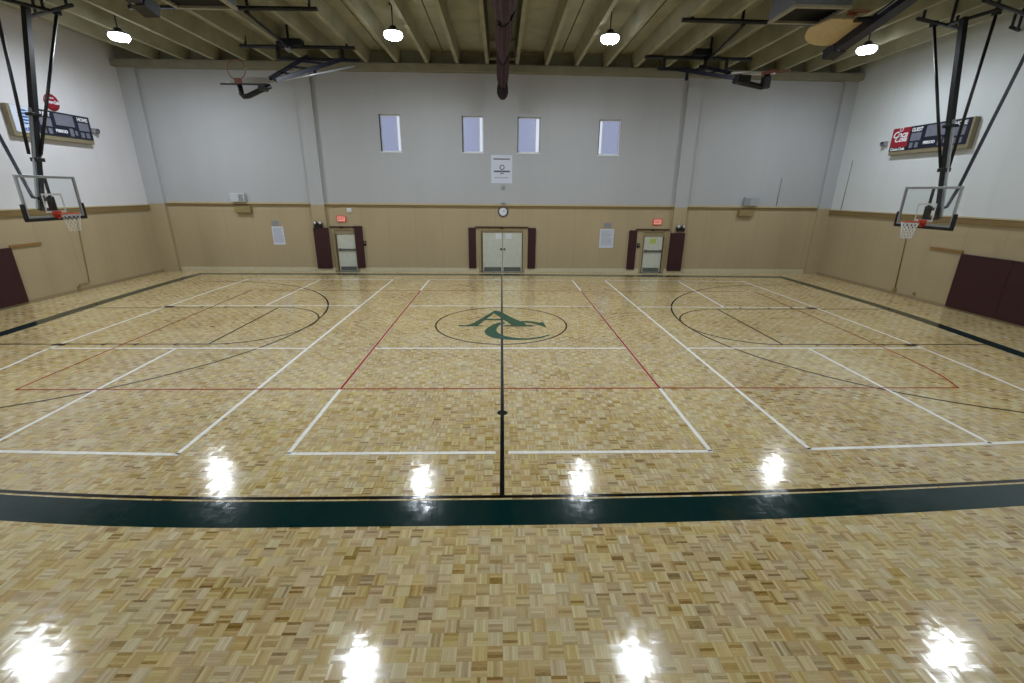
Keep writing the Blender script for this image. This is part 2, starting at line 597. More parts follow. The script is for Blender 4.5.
# middle court
for a, d in ((-3.08, -0.09), (0.09, 3.08)):
    w.ribbon([(a, Y0), (d, Y0)], WW, 0.003)
w.ribbon([(-3.05, N1), (3.05, N1)], WW, 0.003)
w.ribbon([(-3.05, N2), (3.05, N2)], WW, 0.003)
w.ribbon([(-3.05, Y3), (3.05, Y3)], WW, 0.003)
for x in (-3.05, 3.05):
    w.ribbon([(x, Y0), (x, Y3)], WW, 0.003)
# left court
Ll = spline([(-10.2, 5.9), (-10.37, 8.91), (-10.64, 10.65), (-10.72, 16.0), (-10.63, Y3)])
w.ribbon(Ll, WW, 0.003)
w.ribbon([(-4.61, Y0), (-4.61, N1), (-4.58, Y3)], WW, 0.003)
w.ribbon(spline([(-10.2, 5.92), (-7.18, 5.78), (-4.58, Y0)]), WW, 0.003)
w.ribbon([(-10.66, N1), (-4.61, N1)], WW, 0.003)
w.ribbon([(-10.7, N2), (-4.6, N2)], WW, 0.003)
w.ribbon([(-10.63, Y3), (-4.58, Y3)], WW, 0.003)
w.ribbon([(-7.46, 5.79), (-7.48, 6.08), (-7.68, N1)], WW, 0.003)
w.ribbon([(-7.66, N2), (-7.6, Y3)], WW, 0.003)
# right court
w.ribbon(spline([(9.85, 5.98), (10.14, 7.76), (10.36, 10.28), (10.45, 14.92), (10.39, Y3)]), WW, 0.003)
w.ribbon([(4.55, Y0 + 0.03), (4.5, N1), (4.45, Y3)], WW, 0.003)
w.ribbon(spline([(4.52, 5.71), (7.43, 5.84), (9.85, 6.0)]), WW, 0.003)
w.ribbon([(4.5, N1), (10.36, N1)], WW, 0.003)
w.ribbon([(4.46, N2 - 0.08), (10.45, N2 - 0.12)], WW, 0.003)
w.ribbon([(4.45, Y3), (10.39, Y3 - 0.15)], WW, 0.003)
w.ribbon([(7.43, 5.84), (7.51, N1)], WW, 0.003)
w.ribbon([(7.38, N2 - 0.1), (7.57, Y3 - 0.1)], WW, 0.003)
tag(w.build('pickleball_lines', M['white'], floor, fix=False), 'white pickleball court lines')
# floor monogram A over C
lg = MB()
zz = 0.0050
A_left = [(-1.08, 12.2), (-0.80, 12.2), (-0.60, 12.2), (-0.16, 13.62), (-0.10, 13.70), (-0.19, 13.87), (-0.27, 13.66), (-0.86, 12.30)]
lg.face([(-0.98, 12.17, zz), (-0.66, 12.17, zz), (-0.62, 12.3, zz), (-0.19, 13.6, zz), (-0.15, 13.86, zz), (-0.22, 13.86, zz), (-0.30, 13.62, zz), (-0.84, 12.33, zz)])
lg.face([(-1.20, 12.10, zz), (-0.50, 12.10, zz), (-0.50, 12.17, zz), (-1.20, 12.22, zz)])
lg.face([(-0.64, 12.72, zz + .0001), (0.13, 12.72, zz + .0001), (0.08, 12.87, zz + .0001), (-0.58, 12.87, zz + .0001)])
lg.face([(-0.28, 13.66, zz + .0002), (0.26, 12.30, zz + .0002), (0.30, 12.14, zz + .0002), (0.74, 12.14, zz + .0002), (0.67, 12.42, zz + .0002), (0.32, 13.01, zz + .0002), (-0.04, 13.76, zz + .0002), (-0.19, 13.87, zz + .0002)])
lg.face([(0.06, 12.08, zz + .0003), (0.92, 12.08, zz + .0003), (0.86, 12.22, zz + .0003), (0.06, 12.20, zz + .0003)])
outer = [(0.10, 12.52), (-0.11, 12.44), (-0.25, 12.23), (-0.38, 11.95), (-0.45, 11.61), (-0.39, 11.32), (-0.22, 11.06), (0.01, 10.95), (0.35, 10.88), (0.72, 10.91), (1.03, 11.05), (1.29, 11.29)]
inner = [(0.10, 12.37), (-0.02, 12.26), (-0.08, 12.11), (-0.13, 11.86), (-0.12, 11.61), (-0.06, 11.43), (0.03, 11.28), (0.15, 11.16), (0.38, 11.04), (0.68, 11.01), (0.98, 11.12), (1.25, 11.32)]
oo, ii = spline(outer, 4), spline(inner, 4)
for i in range(len(oo) - 1):
    lg.face([(oo[i].x, oo[i].y, zz + .0004), (oo[i + 1].x, oo[i + 1].y, zz + .0004), (ii[i + 1].x, ii[i + 1].y, zz + .0004), (ii[i].x, ii[i].y, zz + .0004)])
lg.face([(0.42, 12.60, zz + .0004), (0.46, 12.48, zz + .0004), (0.65, 12.48, zz + .0004), (0.86, 12.42, zz + .0004), (1.03, 12.24, zz + .0004), (1.10, 12.46, zz + .0004), (0.91, 12.60, zz + .0004), (0.74, 12.64, zz + .0004)])
lg.face([(1.00, 12.28, zz + .0005), (1.26, 11.98, zz + .0005), (1.235, 12.25, zz + .0005), (1.21, 12.54, zz + .0005), (1.08, 12.47, zz + .0005)])
for f in lg.bm.faces:
    if f.normal.z < 0:
        f.normal_flip()
lg.bm.normal_update()
for f in lg.bm.faces:
    if f.normal.z < 0:
        f.normal_flip()
tag(lg.build('floor_monogram', M['logo_green'], floor, fix=False), 'green letters A and C painted in the centre circle')

# --- walls
def wall_quads(mb, plane, fixed, a0, a1, z0, z1, holes, back):
    """rectangular wall with rectangular holes; plane 'y' wall spans x, plane 'x' spans y"""
    As = sorted({a0, a1} | {h[0] for h in holes} | {h[1] for h in holes})
    Zs = sorted({z0, z1} | {h[2] for h in holes} | {h[3] for h in holes})
    for i in range(len(As) - 1):
        for k in range(len(Zs) - 1):
            ca, cz = (As[i] + As[i + 1]) / 2, (Zs[k] + Zs[k + 1]) / 2
            if any(h[0] < ca < h[1] and h[2] < cz < h[3] for h in holes):
                continue
            if plane == 'y':
                mb.face([(As[i], fixed, Zs[k]), (As[i + 1], fixed, Zs[k]), (As[i + 1], fixed, Zs[k + 1]), (As[i], fixed, Zs[k + 1])])
            else:
                mb.face([(fixed, As[i], Zs[k]), (fixed, As[i + 1], Zs[k]), (fixed, As[i + 1], Zs[k + 1]), (fixed, As[i], Zs[k + 1])])
    for h in holes:
        q = [(h[0], h[2]), (h[1], h[2]), (h[1], h[3]), (h[0], h[3])]
        for (p, s), (p2, s2) in zip(q, q[1:] + q[:1]):
            mb.face([(p, fixed, s), (p2, fixed, s2), (p2, back, s2), (p, back, s)])


WIN = [(-5.13, -4.25, 5.16, 6.62), (-1.66, -0.74, 5.16, 6.60), (0.70, 1.68, 5.17, 6.58), (4.18, 5.12, 5.12, 6.52)]
DOORS = [(-7.62, -6.50, 0.0, 1.97), (-1.02, 1.10, 0.0, 1.98), (6.45, 7.62, 0.0, 1.95)]
wb = MB()
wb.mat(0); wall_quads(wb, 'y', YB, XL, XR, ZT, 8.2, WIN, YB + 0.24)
wb.mat(1); wall_quads(wb, 'y', YB, XL, XR, 0.0, ZT, DOORS, YB + 0.16)
for h in DOORS:
    wb.mat(1).face([(h[0], YB + 0.15, h[2]), (h[1], YB + 0.15, h[2]), (h[1], YB + 0.15, h[3]), (h[0], YB + 0.15, h[3])])
def fall(x):
    return -0.008 * max(0.0, x)
for xa, xb in ((XL, 0.0), (0.0, XR)):
    wb.mat(2).prism([(xa, YB - 0.42, 8.16 + fall(xa)), (xb, YB - 0.42, 8.16 + fall(xb)), (xb, YB - 0.42, 8.40 + fall(xb)), (xa, YB - 0.42, 8.40 + fall(xa))], (0, 0.44, 0))
wb.mat(2); wall_quads(wb, 'y', YB - 0.02, XL, XR, 8.18, ZC + 0.05, [], YB)
# pilasters, painted like the wall
for x0, x1, yf in ((-8.36, -7.78, YB - 0.14), (7.78, 8.36, YB - 0.14), (XL, -14.66, YB - 0.15), (14.36, XR, YB - 0.15)):
    wb.mat(0).box(x0, x1, yf, YB, ZT, 8.17)
    wb.mat(1).box(x0, x1, yf, YB, 0.0, ZT)
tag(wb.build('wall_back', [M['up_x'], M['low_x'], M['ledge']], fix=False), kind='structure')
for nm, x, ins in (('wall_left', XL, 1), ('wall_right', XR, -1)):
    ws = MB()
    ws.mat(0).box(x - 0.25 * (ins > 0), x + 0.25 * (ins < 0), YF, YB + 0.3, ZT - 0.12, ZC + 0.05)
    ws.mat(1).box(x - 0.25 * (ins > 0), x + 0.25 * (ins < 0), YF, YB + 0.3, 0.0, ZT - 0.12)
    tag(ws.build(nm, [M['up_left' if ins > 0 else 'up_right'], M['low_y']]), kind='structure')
wf = MB()
wf.mat(0).box(XL, XR, YF - 0.25, YF, ZT, ZC + 0.05)
wf.mat(1).box(XL, XR, YF - 0.25, YF, 0.0, ZT)
tag(wf.build('wall_front', [M['up_x'], M['low_x']]), kind='structure')

# ledge trim between the two paints
for n, (x0, x1) in enumerate(((-14.62, -8.36), (-7.78, 7.78), (8.36, 14.32))):
    t = MB()
    t.mat(0).box(x0, x1, YB - 0.05, YB, 2.90, 2.985)
    t.mat(1).box(x0, x1, YB - 0.075, YB, 2.985, 3.06)
    tag(t.build('trim_%d' % (n + 1), [M['trim'], M['trim_light']]), kind='structure')
for n, (x, s) in enumerate(((XL, 1), (XR, -1))):
    t = MB()
    a, bb = sorted((x, x + s * 0.06))
    t.mat(0).box(a, bb, YF, YB - 0.16, 2.72, 2.90)
    a, bb = sorted((x, x + s * 0.075))
    t.mat(1).box(a, bb, YF, YB - 0.16, 2.90, 2.94)
    tag(t.build('trim_%d' % (n + 4), [M['trim'], M['trim_light']]), kind='structure')
bbm = MB()
for x0, x1 in ((-14.62, -8.36), (-8.36, -7.62), (-6.50, -1.02), (1.10, 6.45), (7.62, 8.42), (8.42, 14.32)):
    yy = YB - 0.16 if (x0, x1) in ((-8.36, -7.62), (7.62, 8.42)) else YB - 0.03
    bbm.box(x0, x1, yy, YB, 0.0, 0.20, 0.006)
tag(bbm.build('baseboard_back', M['base']), kind='structure')
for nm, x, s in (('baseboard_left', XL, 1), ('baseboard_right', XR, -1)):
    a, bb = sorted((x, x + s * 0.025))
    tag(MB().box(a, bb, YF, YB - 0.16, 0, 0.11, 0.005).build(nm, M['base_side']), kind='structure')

# --- ceiling of double tees
ce = MB()
SP = 1.195
for k in range(-13, 14):
    xj = 0.04 + 2 * SP * k
    x0, x1 = max(XL - 0.2, xj + 0.02), min(XR + 0.2, xj + 2 * SP - 0.02)
    if x1 - x0 < 0.1:
        continue
    ce.mat(0).box(x0, x1, YF - 0.2, YB + 0.2, ZC, ZC + 0.06)
ce.mat(1).box(XL - 0.2, XR + 0.2, YF - 0.2, YB + 0.2, ZC + 0.06, ZC + 0.12)
ce.mat(0)
for k in range(-12, 13):
    x = 0.04 + SP * (k + 0.5)
    if x < XL + 0.2 or x > XR - 0.2:
        continue
    zs_ = 8.42 + fall(x)
    ce.prism([(x - 0.065, YF, zs_), (x + 0.065, YF, zs_), (x + 0.125, YF, ZC), (x - 0.125, YF, ZC)], (0, YB - 0.05 - YF, 0))
tag(ce.build('ceiling', [M['concrete'], M['joint']]), kind='structure')

# --- windows
for i, (x0, x1, z0, z1) in enumerate(WIN):
    w_ = MB()
    y0, y1, t = YB + 0.13, YB + 0.2, 0.055
    w_.box(x0, x1, y0, y1, z0, z0 + t).box(x0, x1, y0, y1, z1 - t, z1)
    w_.box(x0, x0 + t, y0, y1, z0 + t, z1 - t).box(x1 - t, x1, y0, y1, z0 + t, z1 - t)
    xm = x0 + (x1 - x0) * (0.80 if i < 3 else 0.20)
    w_.box(xm - 0.015, xm + 0.015, y0, y1, z0 + t, z1 - t)
    wo = tag(w_.build('window_%d' % (i + 1), M['win_frame']), kind='structure')
    big = (x0 + t, xm - 0.015) if i < 3 else (xm + 0.015, x1 - t)
    small = (xm + 0.015, x1 - t) if i < 3 else (x0 + t, xm - 0.015)
    tag(MB().box(big[0], big[1], y0 + 0.03, y0 + 0.04, z0 + t, z1 - t).build('window_pane', M['pane_frosted'], wo), 'bluish tinted pane')
    tag(MB().box(small[0], small[1], y0 + 0.03, y0 + 0.04, z0 + t, z1 - t).build('window_pane', M['pane'], wo), 'narrow bright clear pane')
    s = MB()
    s.box(x0, x0 + 0.035, YB + 0.002, YB + 0.13, z0, z1)  # dark strip colours in the shade of the left reveal
    tag(s.build('window_reveal_shade', M['win_dark'], wo), 'dark strip painting the shade of the left window reveal')
    MB().box(x0 - 0.02, x1 + 0.02, YB - 0.02, YB + 0.13, z0 - 0.03, z0 + 0.005).build('window_sill', M['win_frame'], wo)

# ------------------------------------------------------------------ doors
def door(idx, x0, x1, z1, leaves, bar=True):
    root = tag(empty('door_%d' % idx, ((x0 + x1) / 2, YB, 0)), kind='structure')
    cx = (x0 + x1) / 2
    f = MB()
    f.box(x0 - cx, x0 - cx + 0.10, -0.02, 0.14, 0, z1, 0.008).box(x1 - cx - 0.10, x1 - cx, -0.02, 0.14, 0, z1, 0.008)
    f.box(x0 - cx + 0.10, x1 - cx - 0.10, -0.02, 0.14, z1 - 0.08, z1, 0.008)
    f.build('door_frame', M['frame_tan'], root)
    h = MB()
    h.box(x0 - cx + 0.10, x1 - cx - 0.10, 0.02, 0.12, leaves[0][2], z1 - 0.08)
    h.build('header_panel', M['header'], root)
    th = MB().box(x0 - cx, x1 - cx, -0.03, 0.14, 0, 0.02)
    th.build('threshold', M['kick'], root)
    for a, b_, top, hinge in leaves:
        lf = MB().box(a - cx + 0.008, b_ - cx - 0.008, 0.03, 0.075, 0.025, top - 0.006, 0.006).build('door_leaf', M['door'], root)
        MB().box(a - cx + 0.05, b_ - cx - 0.05, 0.022, 0.034, 0.05, 0.24, 0.003).build('kick_plate', M['kick'], lf)
        if bar:
            pb = MB()
            pb.box(a - cx + 0.06, b_ - cx - 0.03, -0.035, -0.005, 0.98, 1.05, 0.008)
            pb.box(a - cx + 0.04, a - cx + 0.16, -0.04, 0.03, 0.965, 1.065, 0.006).box(b_ - cx - 0.12, b_ - cx - 0.03, -0.03, 0.03, 0.97, 1.06, 0.006)
            pb.build('push_bar', M['bar'], lf)
        else:
            hd = MB()
            xh = (b_ - cx - 0.09) if hinge < 0 else (a - cx + 0.09)
            if hinge < 0:
                xh = b_ - cx - 0.02
            hd.lathe([(0, -0.05), (0.03, -0.05), (0.035, -0.03), (0.02, -0.02), (0.05, -0.005), (0.05, 0.0), (0, 0)], (xh if hinge > 0 else xh - 0.05, 0.03, 1.07), 16,
                     Matrix.Rotation(-PI / 2, 3, 'X'))
            hd.build('door_knob', M['bar'], lf)
    return root

door(1, -7.62, -6.50, 1.97, [(-7.44, -6.62, 1.68, 1)])
door(2, -1.02, 1.10, 1.98, [(-0.84, 0.065, 1.80, -1), (0.065, 0.97, 1.80, 1)], bar=False)
door(3, 6.45, 7.62, 1.95, [(6.60, 7.46, 1.66, 1)])


def wall_pad(label, x0, x1, z0, z1, yb):
    t = thing('door_pad', label, 'wall pad', ((x0 + x1) / 2, yb, 0), group='maroon pads flanking the doors')
    hw = (x1 - x0) / 2
    MB().box(-hw, hw, -0.02, 0, z0 + 0.02, z1 - 0.02).build('backing_board', M['dark_wood'], t)
    MB().box(-hw, hw, -0.085, -0.02, z0, z1, 0.025).build('cushion', M['maroon'], t)

wall_pad('wide maroon pad on the left of the left single door', -8.36, -7.70, 0.18, 1.99, YB - 0.142)
wall_pad('narrow maroon pad on the right of the left single door', -6.59, -6.24, 0.19, 2.07, YB - 0.022)
wall_pad('narrow maroon pad left of the white double door', -1.48, -1.15, 0.19, 2.03, YB - 0.002)
wall_pad('narrow maroon pad right of the white double door', 1.23, 1.58, 0.19, 2.03, YB - 0.002)
wall_pad('narrow maroon pad on the left of the right single door', 5.86, 6.22, 0.17, 1.95, YB - 0.002)
wall_pad('wide maroon pad on the right of the right single door', 7.72, 8.38, 0.13, 1.86, YB - 0.142)

for lab, x0, x1, z in (('dark brown wooden rail above the left single door', -7.68, -6.62, 2.04), ('dark brown wooden rail above the white double door', -1.17, 1.25, 2.07), ('dark brown wooden rail above the right single door', 6.16, 7.70, 2.01)):
    t = thing('header_rail', lab, 'rail', ((x0 + x1) / 2, YB, z - 0.05), group='dark wood rails above the doors')
    MB().box(x0 - (x0 + x1) / 2, x1 - (x0 + x1) / 2, -0.075, -0.003, 0, 0.06, 0.006).build('rail_board', M['dark_wood'], t)
    MB().box(-0.06, 0.06, -0.1, -0.075, -0.03, 0.05, 0.005).build('door_closer', M['box_black'], t)


def exit_sign(label, x, z):
    t = thing('exit_sign', label, 'exit sign', (x, YB, z), group='red exit signs')
    MB().box(-0.20, 0.20, -0.06, -0.002, -0.13, 0.13, 0.012).build('housing', M['exit_red'], t)
    MB().box(-0.165, 0.165, -0.066, -0.059, -0.10, 0.10, 0.003).build('lit_face', M['exit_face'], t)
    text('lettering', 'EXIT', 0.17, M['exit_red'], t, (0, -0.069, 0), 0.27, bold=0.004)

exit_sign('red lit exit sign above the left single door', -7.12, 2.37)
exit_sign('red lit exit sign above the right single door', 7.10, 2.33)


def emergency(label, x, z, yb):
    t = thing('emergency_light', label, 'emergency light', (x, yb, z), group='twin head emergency lights')
    MB().box(-0.19, 0.19, -0.11, -0.002, -0.13, 0.08, 0.015).build('battery_case', M['box_black'], t)
    for s in (-1, 1):
        h = MB()
        Mx = Matrix.Rotation(s * 0.35, 3, 'Z') @ Matrix.Rotation(PI / 2, 3, 'X')
        h.lathe([(0, -0.07), (0.05, -0.07), (0.075, 0.0), (0.078, 0.03), (0.07, 0.03)], (s * 0.11, -0.12, 0.09), 18, Mx)
        hd = h.build('lamp_head', M['box_black'], t)
        l = MB()
        l.lathe([(0, 0.045), (0.04, 0.038), (0.068, 0.02)], (s * 0.11, -0.12, 0.09), 18, Mx)
        tag(l.build('lamp_lens', M['white_plastic'], hd), 'white lens')

emergency('black twin head emergency light on top of the left wide door pad', -8.11, 2.12, YB - 0.142)
emergency('black twin head emergency light on top of the right wide door pad', 8.13, 2.06, YB - 0.142)

tag(MB().box(-6.83, -6.63, YB - 0.07, YB - 0.001, 2.66, 2.84, 0.01).build('alarm_strobe', M['white_plastic']), 'small white alarm box above the left exit sign', 'alarm')
for lab, x, z in (('small black box on the wall right of the left single door', -6.18, 1.30), ('small black card reader beside the right single door', 6.335, 1.27)):
    t = thing('card_reader', lab, 'card reader', (x, YB, z))
    MB().box(-0.06, 0.06, -0.05, -0.002, -0.1, 0.1, 0.01).build('reader_case', M['box_black'], t)
    MB().box(-0.03, 0.03, -0.055, -0.049, 0.0, 0.06, 0.003).build('reader_pad', M['grey_box'], t)

# notices
def notice(name, label, x0, x1, z0, z1, yb, mat, lines=10, group=None, head=True):
    t = thing(name, label, 'notice', ((x0 + x1) / 2, yb, z0), group=group)
    w2, h = (x1 - x0) / 2, z1 - z0
    MB().box(-w2, w2, -0.008, -0.001, 0, h).build('sheet', mat, t)
    if lines:
        b_ = MB()
        rr = random.Random(int(x0 * 100))
        for k in range(lines):
            z = h * (0.90 - 0.82 * k / lines)
            b_.box(-w2 * 0.82, w2 * (0.82 - 0.5 * rr.random() * (k % 3 == 2)), -0.011, -0.007, z - h * 0.014, z + h * 0.010)
        b_.build('printing', M['ink_soft'], t)
    return t

notice('paper_notice', 'large white printed notice left of the left single door', -10.27, -9.76, 1.22, 2.02, YB, M['paper_blue'], 13, 'large white printed notices')
notice('paper_notice', 'large white printed notice left of the right single door', 4.52, 5.16, 1.16, 2.0, YB, M['paper_blue'], 13, 'large white printed notices')
for lab, x in (('small grey sheet taped above the left large notice', -10.08), ('small grey sheet taped above the right large notice', 4.85)):
    notice('small_sheet', lab, x - 0.17, x + 0.17, 2.04, 2.27, YB, M['grey_box'], 3, 'small grey sheets above the large notices')
notice('paper_notice', 'small white notice on the left leaf of the double door', -0.25, 0.0, 1.53, 1.78, YB + 0.028, M['paper'], 4, 'small notices on the double door')
notice('paper_notice', 'small white notice on the right leaf of the double door', 0.22, 0.48, 1.53, 1.78, YB + 0.028, M['paper'], 4, 'small notices on the double door')
notice('paper_notice', 'yellow green sheet taped on the right single door', 6.85, 7.15, 1.36, 1.58, YB + 0.028, M['lime'], 3)

# banner poster on the upper wall
t = thing('wall_banner', 'white banner with a round emblem on the upper wall above the clock', 'banner', (0.025, YB, 3.92))
MB().box(-0.46, 0.46, -0.012, -0.002, 0, 1.16).build('banner_sheet', M['paper_blue'], t)
b_ = MB()
b_.box(-0.36, 0.36, -0.016, -0.011, 0.97, 1.02)
b_.box(-0.34, 0.36, -0.016, -0.011, 0.46, 0.53)
b_.box(-0.06, 0.10, -0.016, -0.011, 0.39, 0.43)
for k in range(9):
    b_.box(-0.30 + k * 0.07, -0.26 + k * 0.07, -0.016, -0.011, 0.22, 0.25)
for k in range(16):
    a = 2 * PI * k / 16
    a2 = 2 * PI * (k + 1) / 16
    b_.prism([(0.02 + 0.07 * math.cos(a), -0.016, 0.66 + 0.07 * math.sin(a)), (0.02 + 0.07 * math.cos(a2), -0.016, 0.66 + 0.07 * math.sin(a2)),
              (0.02 + 0.11 * math.cos(a2), -0.016, 0.66 + 0.11 * math.sin(a2)), (0.02 + 0.11 * math.cos(a), -0.016, 0.66 + 0.11 * math.sin(a))], (0, 0.005, 0))
b_.build('printing', M['ink'], t)
tag(MB().box(0.02, 0.16, YB - 0.06, YB - 0.001, 3.68, 3.82, 0.02).build('wall_sensor', M['grey_box']), 'small grey sensor on the wall under the banner', 'sensor')
t = thing('wall_speaker', 'small grey knob on the ledge above the clock', 'fitting', (0.1, YB - 0.04, 3.06))
MB().lathe([(0.0, 0.0), (0.11, 0.0), (0.12, 0.03), (0.05, 0.06), (0.0, 0.07)], (0, 0, 0), 16).build('fitting_body', M['grey_box'], t)

# clock
t = thing('wall_clock', 'round wall clock with grey rim above the double door', 'clock', (0.09, YB, 2.735))
Rx = Matrix.Rotation(PI / 2, 3, 'X')
MB().lathe([(0, 0.001), (0.225, 0.001), (0.235, 0.04), (0.215, 0.06), (0.18, 0.055), (0.178, 0.03)], (0, 0, 0), 32, Rx).build('clock_case', M['clock_rim'], t)
hd = MB()
hd.bar((0, -0.042, 0), (0.07, -0.042, 0.06), 0.014, 0.006, (0, 1, 0)).bar((0, -0.046, 0), (0.11, -0.046, -0.02), 0.010, 0.006, (0, 1, 0))
hd.build('clock_hands', M['ink_dark'], t)
mk = MB()
mk.mat(0).lathe([(0, 0.034), (0.18, 0.034)], (0, 0, 0), 32, Rx).mat(1)
for k in range(12):
    a = 2 * PI * k / 12
    mk.bar((0.145 * math.cos(a), -0.036, 0.145 * math.sin(a)), (0.165 * math.cos(a), -0.036, 0.165 * math.sin(a)), 0.012, 0.004, (0, 1, 0))
mk.build('clock_face', [M['paper'], M['ink_dark']], t)

# boxes on the ledge
for lab, lab2, x, z in (('pale grey loudspeaker box on the wall ledge near the left corner', 'tan junction box under the left ledge loudspeaker', -11.45, 3.06), ('grey loudspeaker box on the wall ledge near the right corner', 'tan junction box under the right ledge loudspeaker', 11.2, 3.06)):
    t = thing('ledge_loudspeaker', lab, 'loudspeaker', (x, YB, z), group='loudspeakers on the back ledge')
    s = 1 if x < 0 else -1
    MB().box(-0.30, 0.30, -0.22, -0.01, 0.0, 0.36, 0.02).build('cabinet', M['speaker_pale' if x < 0 else 'speaker_grey'], t)
    MB().box(-0.10 + s * 0.16, 0.10 + s * 0.16, -0.232, -0.218, 0.04, 0.32, 0.008).build('grille', M['grey_box'], t)
    t = thing('junction_box', lab2, 'box', (x + s * 0.12, YB, 2.60), group='tan boxes under the back ledge')
    MB().box(-0.34, 0.34, -0.16, -0.002, 0.0, 0.29, 0.01).build('box_body', M['tan_box'], t)
    MB().box(-0.31, 0.31, -0.168, -0.158, 0.02, 0.27, 0.004).build('box_cover', M['tan_box'], t)

# ------------------------------------------------------------------ side wall things
def big_mat(label, x, s, y0, y1, seams):
    t = thing('wall_mat', label, 'wall mat', (x, (y0 + y1) / 2, 0), group='large maroon wall mats')
    h = (y1 - y0) / 2
    def bx(mb, d0, d1, *r, bevel=0.0):
        a, b2 = sorted((s * d0, s * d1))
        return mb.box(a, b2, *r, bevel)
    bx(MB(), 0.002, 0.02, -h, h, 0.10, 1.78).build('backing_board', M['dark_wood'], t)
    n = seams
    for k in range(n):
        a = -h + 2 * h * k / n
        bx(MB(), 0.02, 0.085, a + 0.003, a + 2 * h / n - 0.003, 0.07, 1.80, bevel=0.018).build('cushion', M['maroon'], t)
    return t

big_mat('large maroon padded mat on the left wall under the hoop', XL, 1, 10.4, 14.62, 3)
big_mat('large maroon padded mat on the right wall under the hoop', XR, -1, 9.6, 14.32, 3)
for lab, x, s, y0, y1, z in (('brown wooden rail sticking out past the left wall mat', XL, 1, 14.63, 15.65, 1.82), ('brown wooden rail sticking out past the right wall mat', XR, -1, 14.33, 15.5, 1.85)):
    a, b2 = sorted((x + s * 0.002, x + s * 0.04))
    tag(MB().box(a, b2, y0, y1, z - 0.045, z + 0.045, 0.006).build('mat_rail', M['rail_wood']), lab, 'rail', 'rails past the wall mats')
t = thing('conduit_drop', 'thin conduit running down the left wall to an outlet', 'conduit', (XL, 16.9, 0))
MB().tube([(0.03, 0.32, 2.66), (0.03, 0.08, 0.24), (0.03, -0.36, 0.24), (0.03, -0.38, 0.16)], 0.016, 8).build('pipe', M['trim'], t)
MB().box(0.002, 0.06, -0.44, -0.32, 0.06, 0.18, 0.006).build('outlet_box', M['tan_box'], t)
t = thing('conduit_drop', 'thin conduit running down the right wall to an outlet', 'conduit', (XR, 16.5, 0))
MB().tube([(-0.03, 0.08, 2.66), (-0.03, -0.07, 0.22)], 0.016, 8).build('pipe', M['trim'], t)
MB().box(-0.06, -0.002, -0.14, -0.0, 0.10, 0.23, 0.006).build('outlet_box', M['tan_box'], t)
tag(MB().box(-0.055, -0.002, -0.045, 0.045, 0, 0.09, 0.006).build('wall_outlet', M['tan_box']), 'small tan outlet low on the right wall beside the conduit', 'outlet').location = (XR, 15.6, 0.16)
tag(MB().tube([(12.45, YB - 0.02, 3.06), (12.47, YB - 0.02, 4.25)], 0.014, 8).build('wall_cable', M['grey_box']), 'short thin cable rising from the ledge on the back wall', 'cable')
tag(MB().tube([(XR - 0.018, 20.2, 2.95), (XR - 0.018, 20.15, 4.95)], 0.014, 8).build('wall_cable', M['grey_box']), 'thin cable rising up the right wall near the corner', 'cable')
for lab, x, s, y, z in (('small grey horn on the left wall beside the scoreboard', XL, 1, 18.98, 5.62), ('small grey horn on the right wall beside the scoreboard', XR, -1, 18.62, 5.45)):
    t = thing('wall_horn', lab, 'horn', (x, y, z), group='horns beside the scoreboards')
    a, b2 = sorted((s * 0.002, s * 0.10))
    MB().box(a, b2, -0.11, 0.11, -0.09, 0.09, 0.012).build('horn_box', M['grey_box'], t)
    MB().lathe([(0.03, 0.0), (0.045, 0.03), (0.085, 0.08), (0.08, 0.085)], (s * 0.09, 0, 0), 16, Matrix.Rotation(s * PI / 2, 3, 'Y')).build('horn_mouth', M['ink'], t)


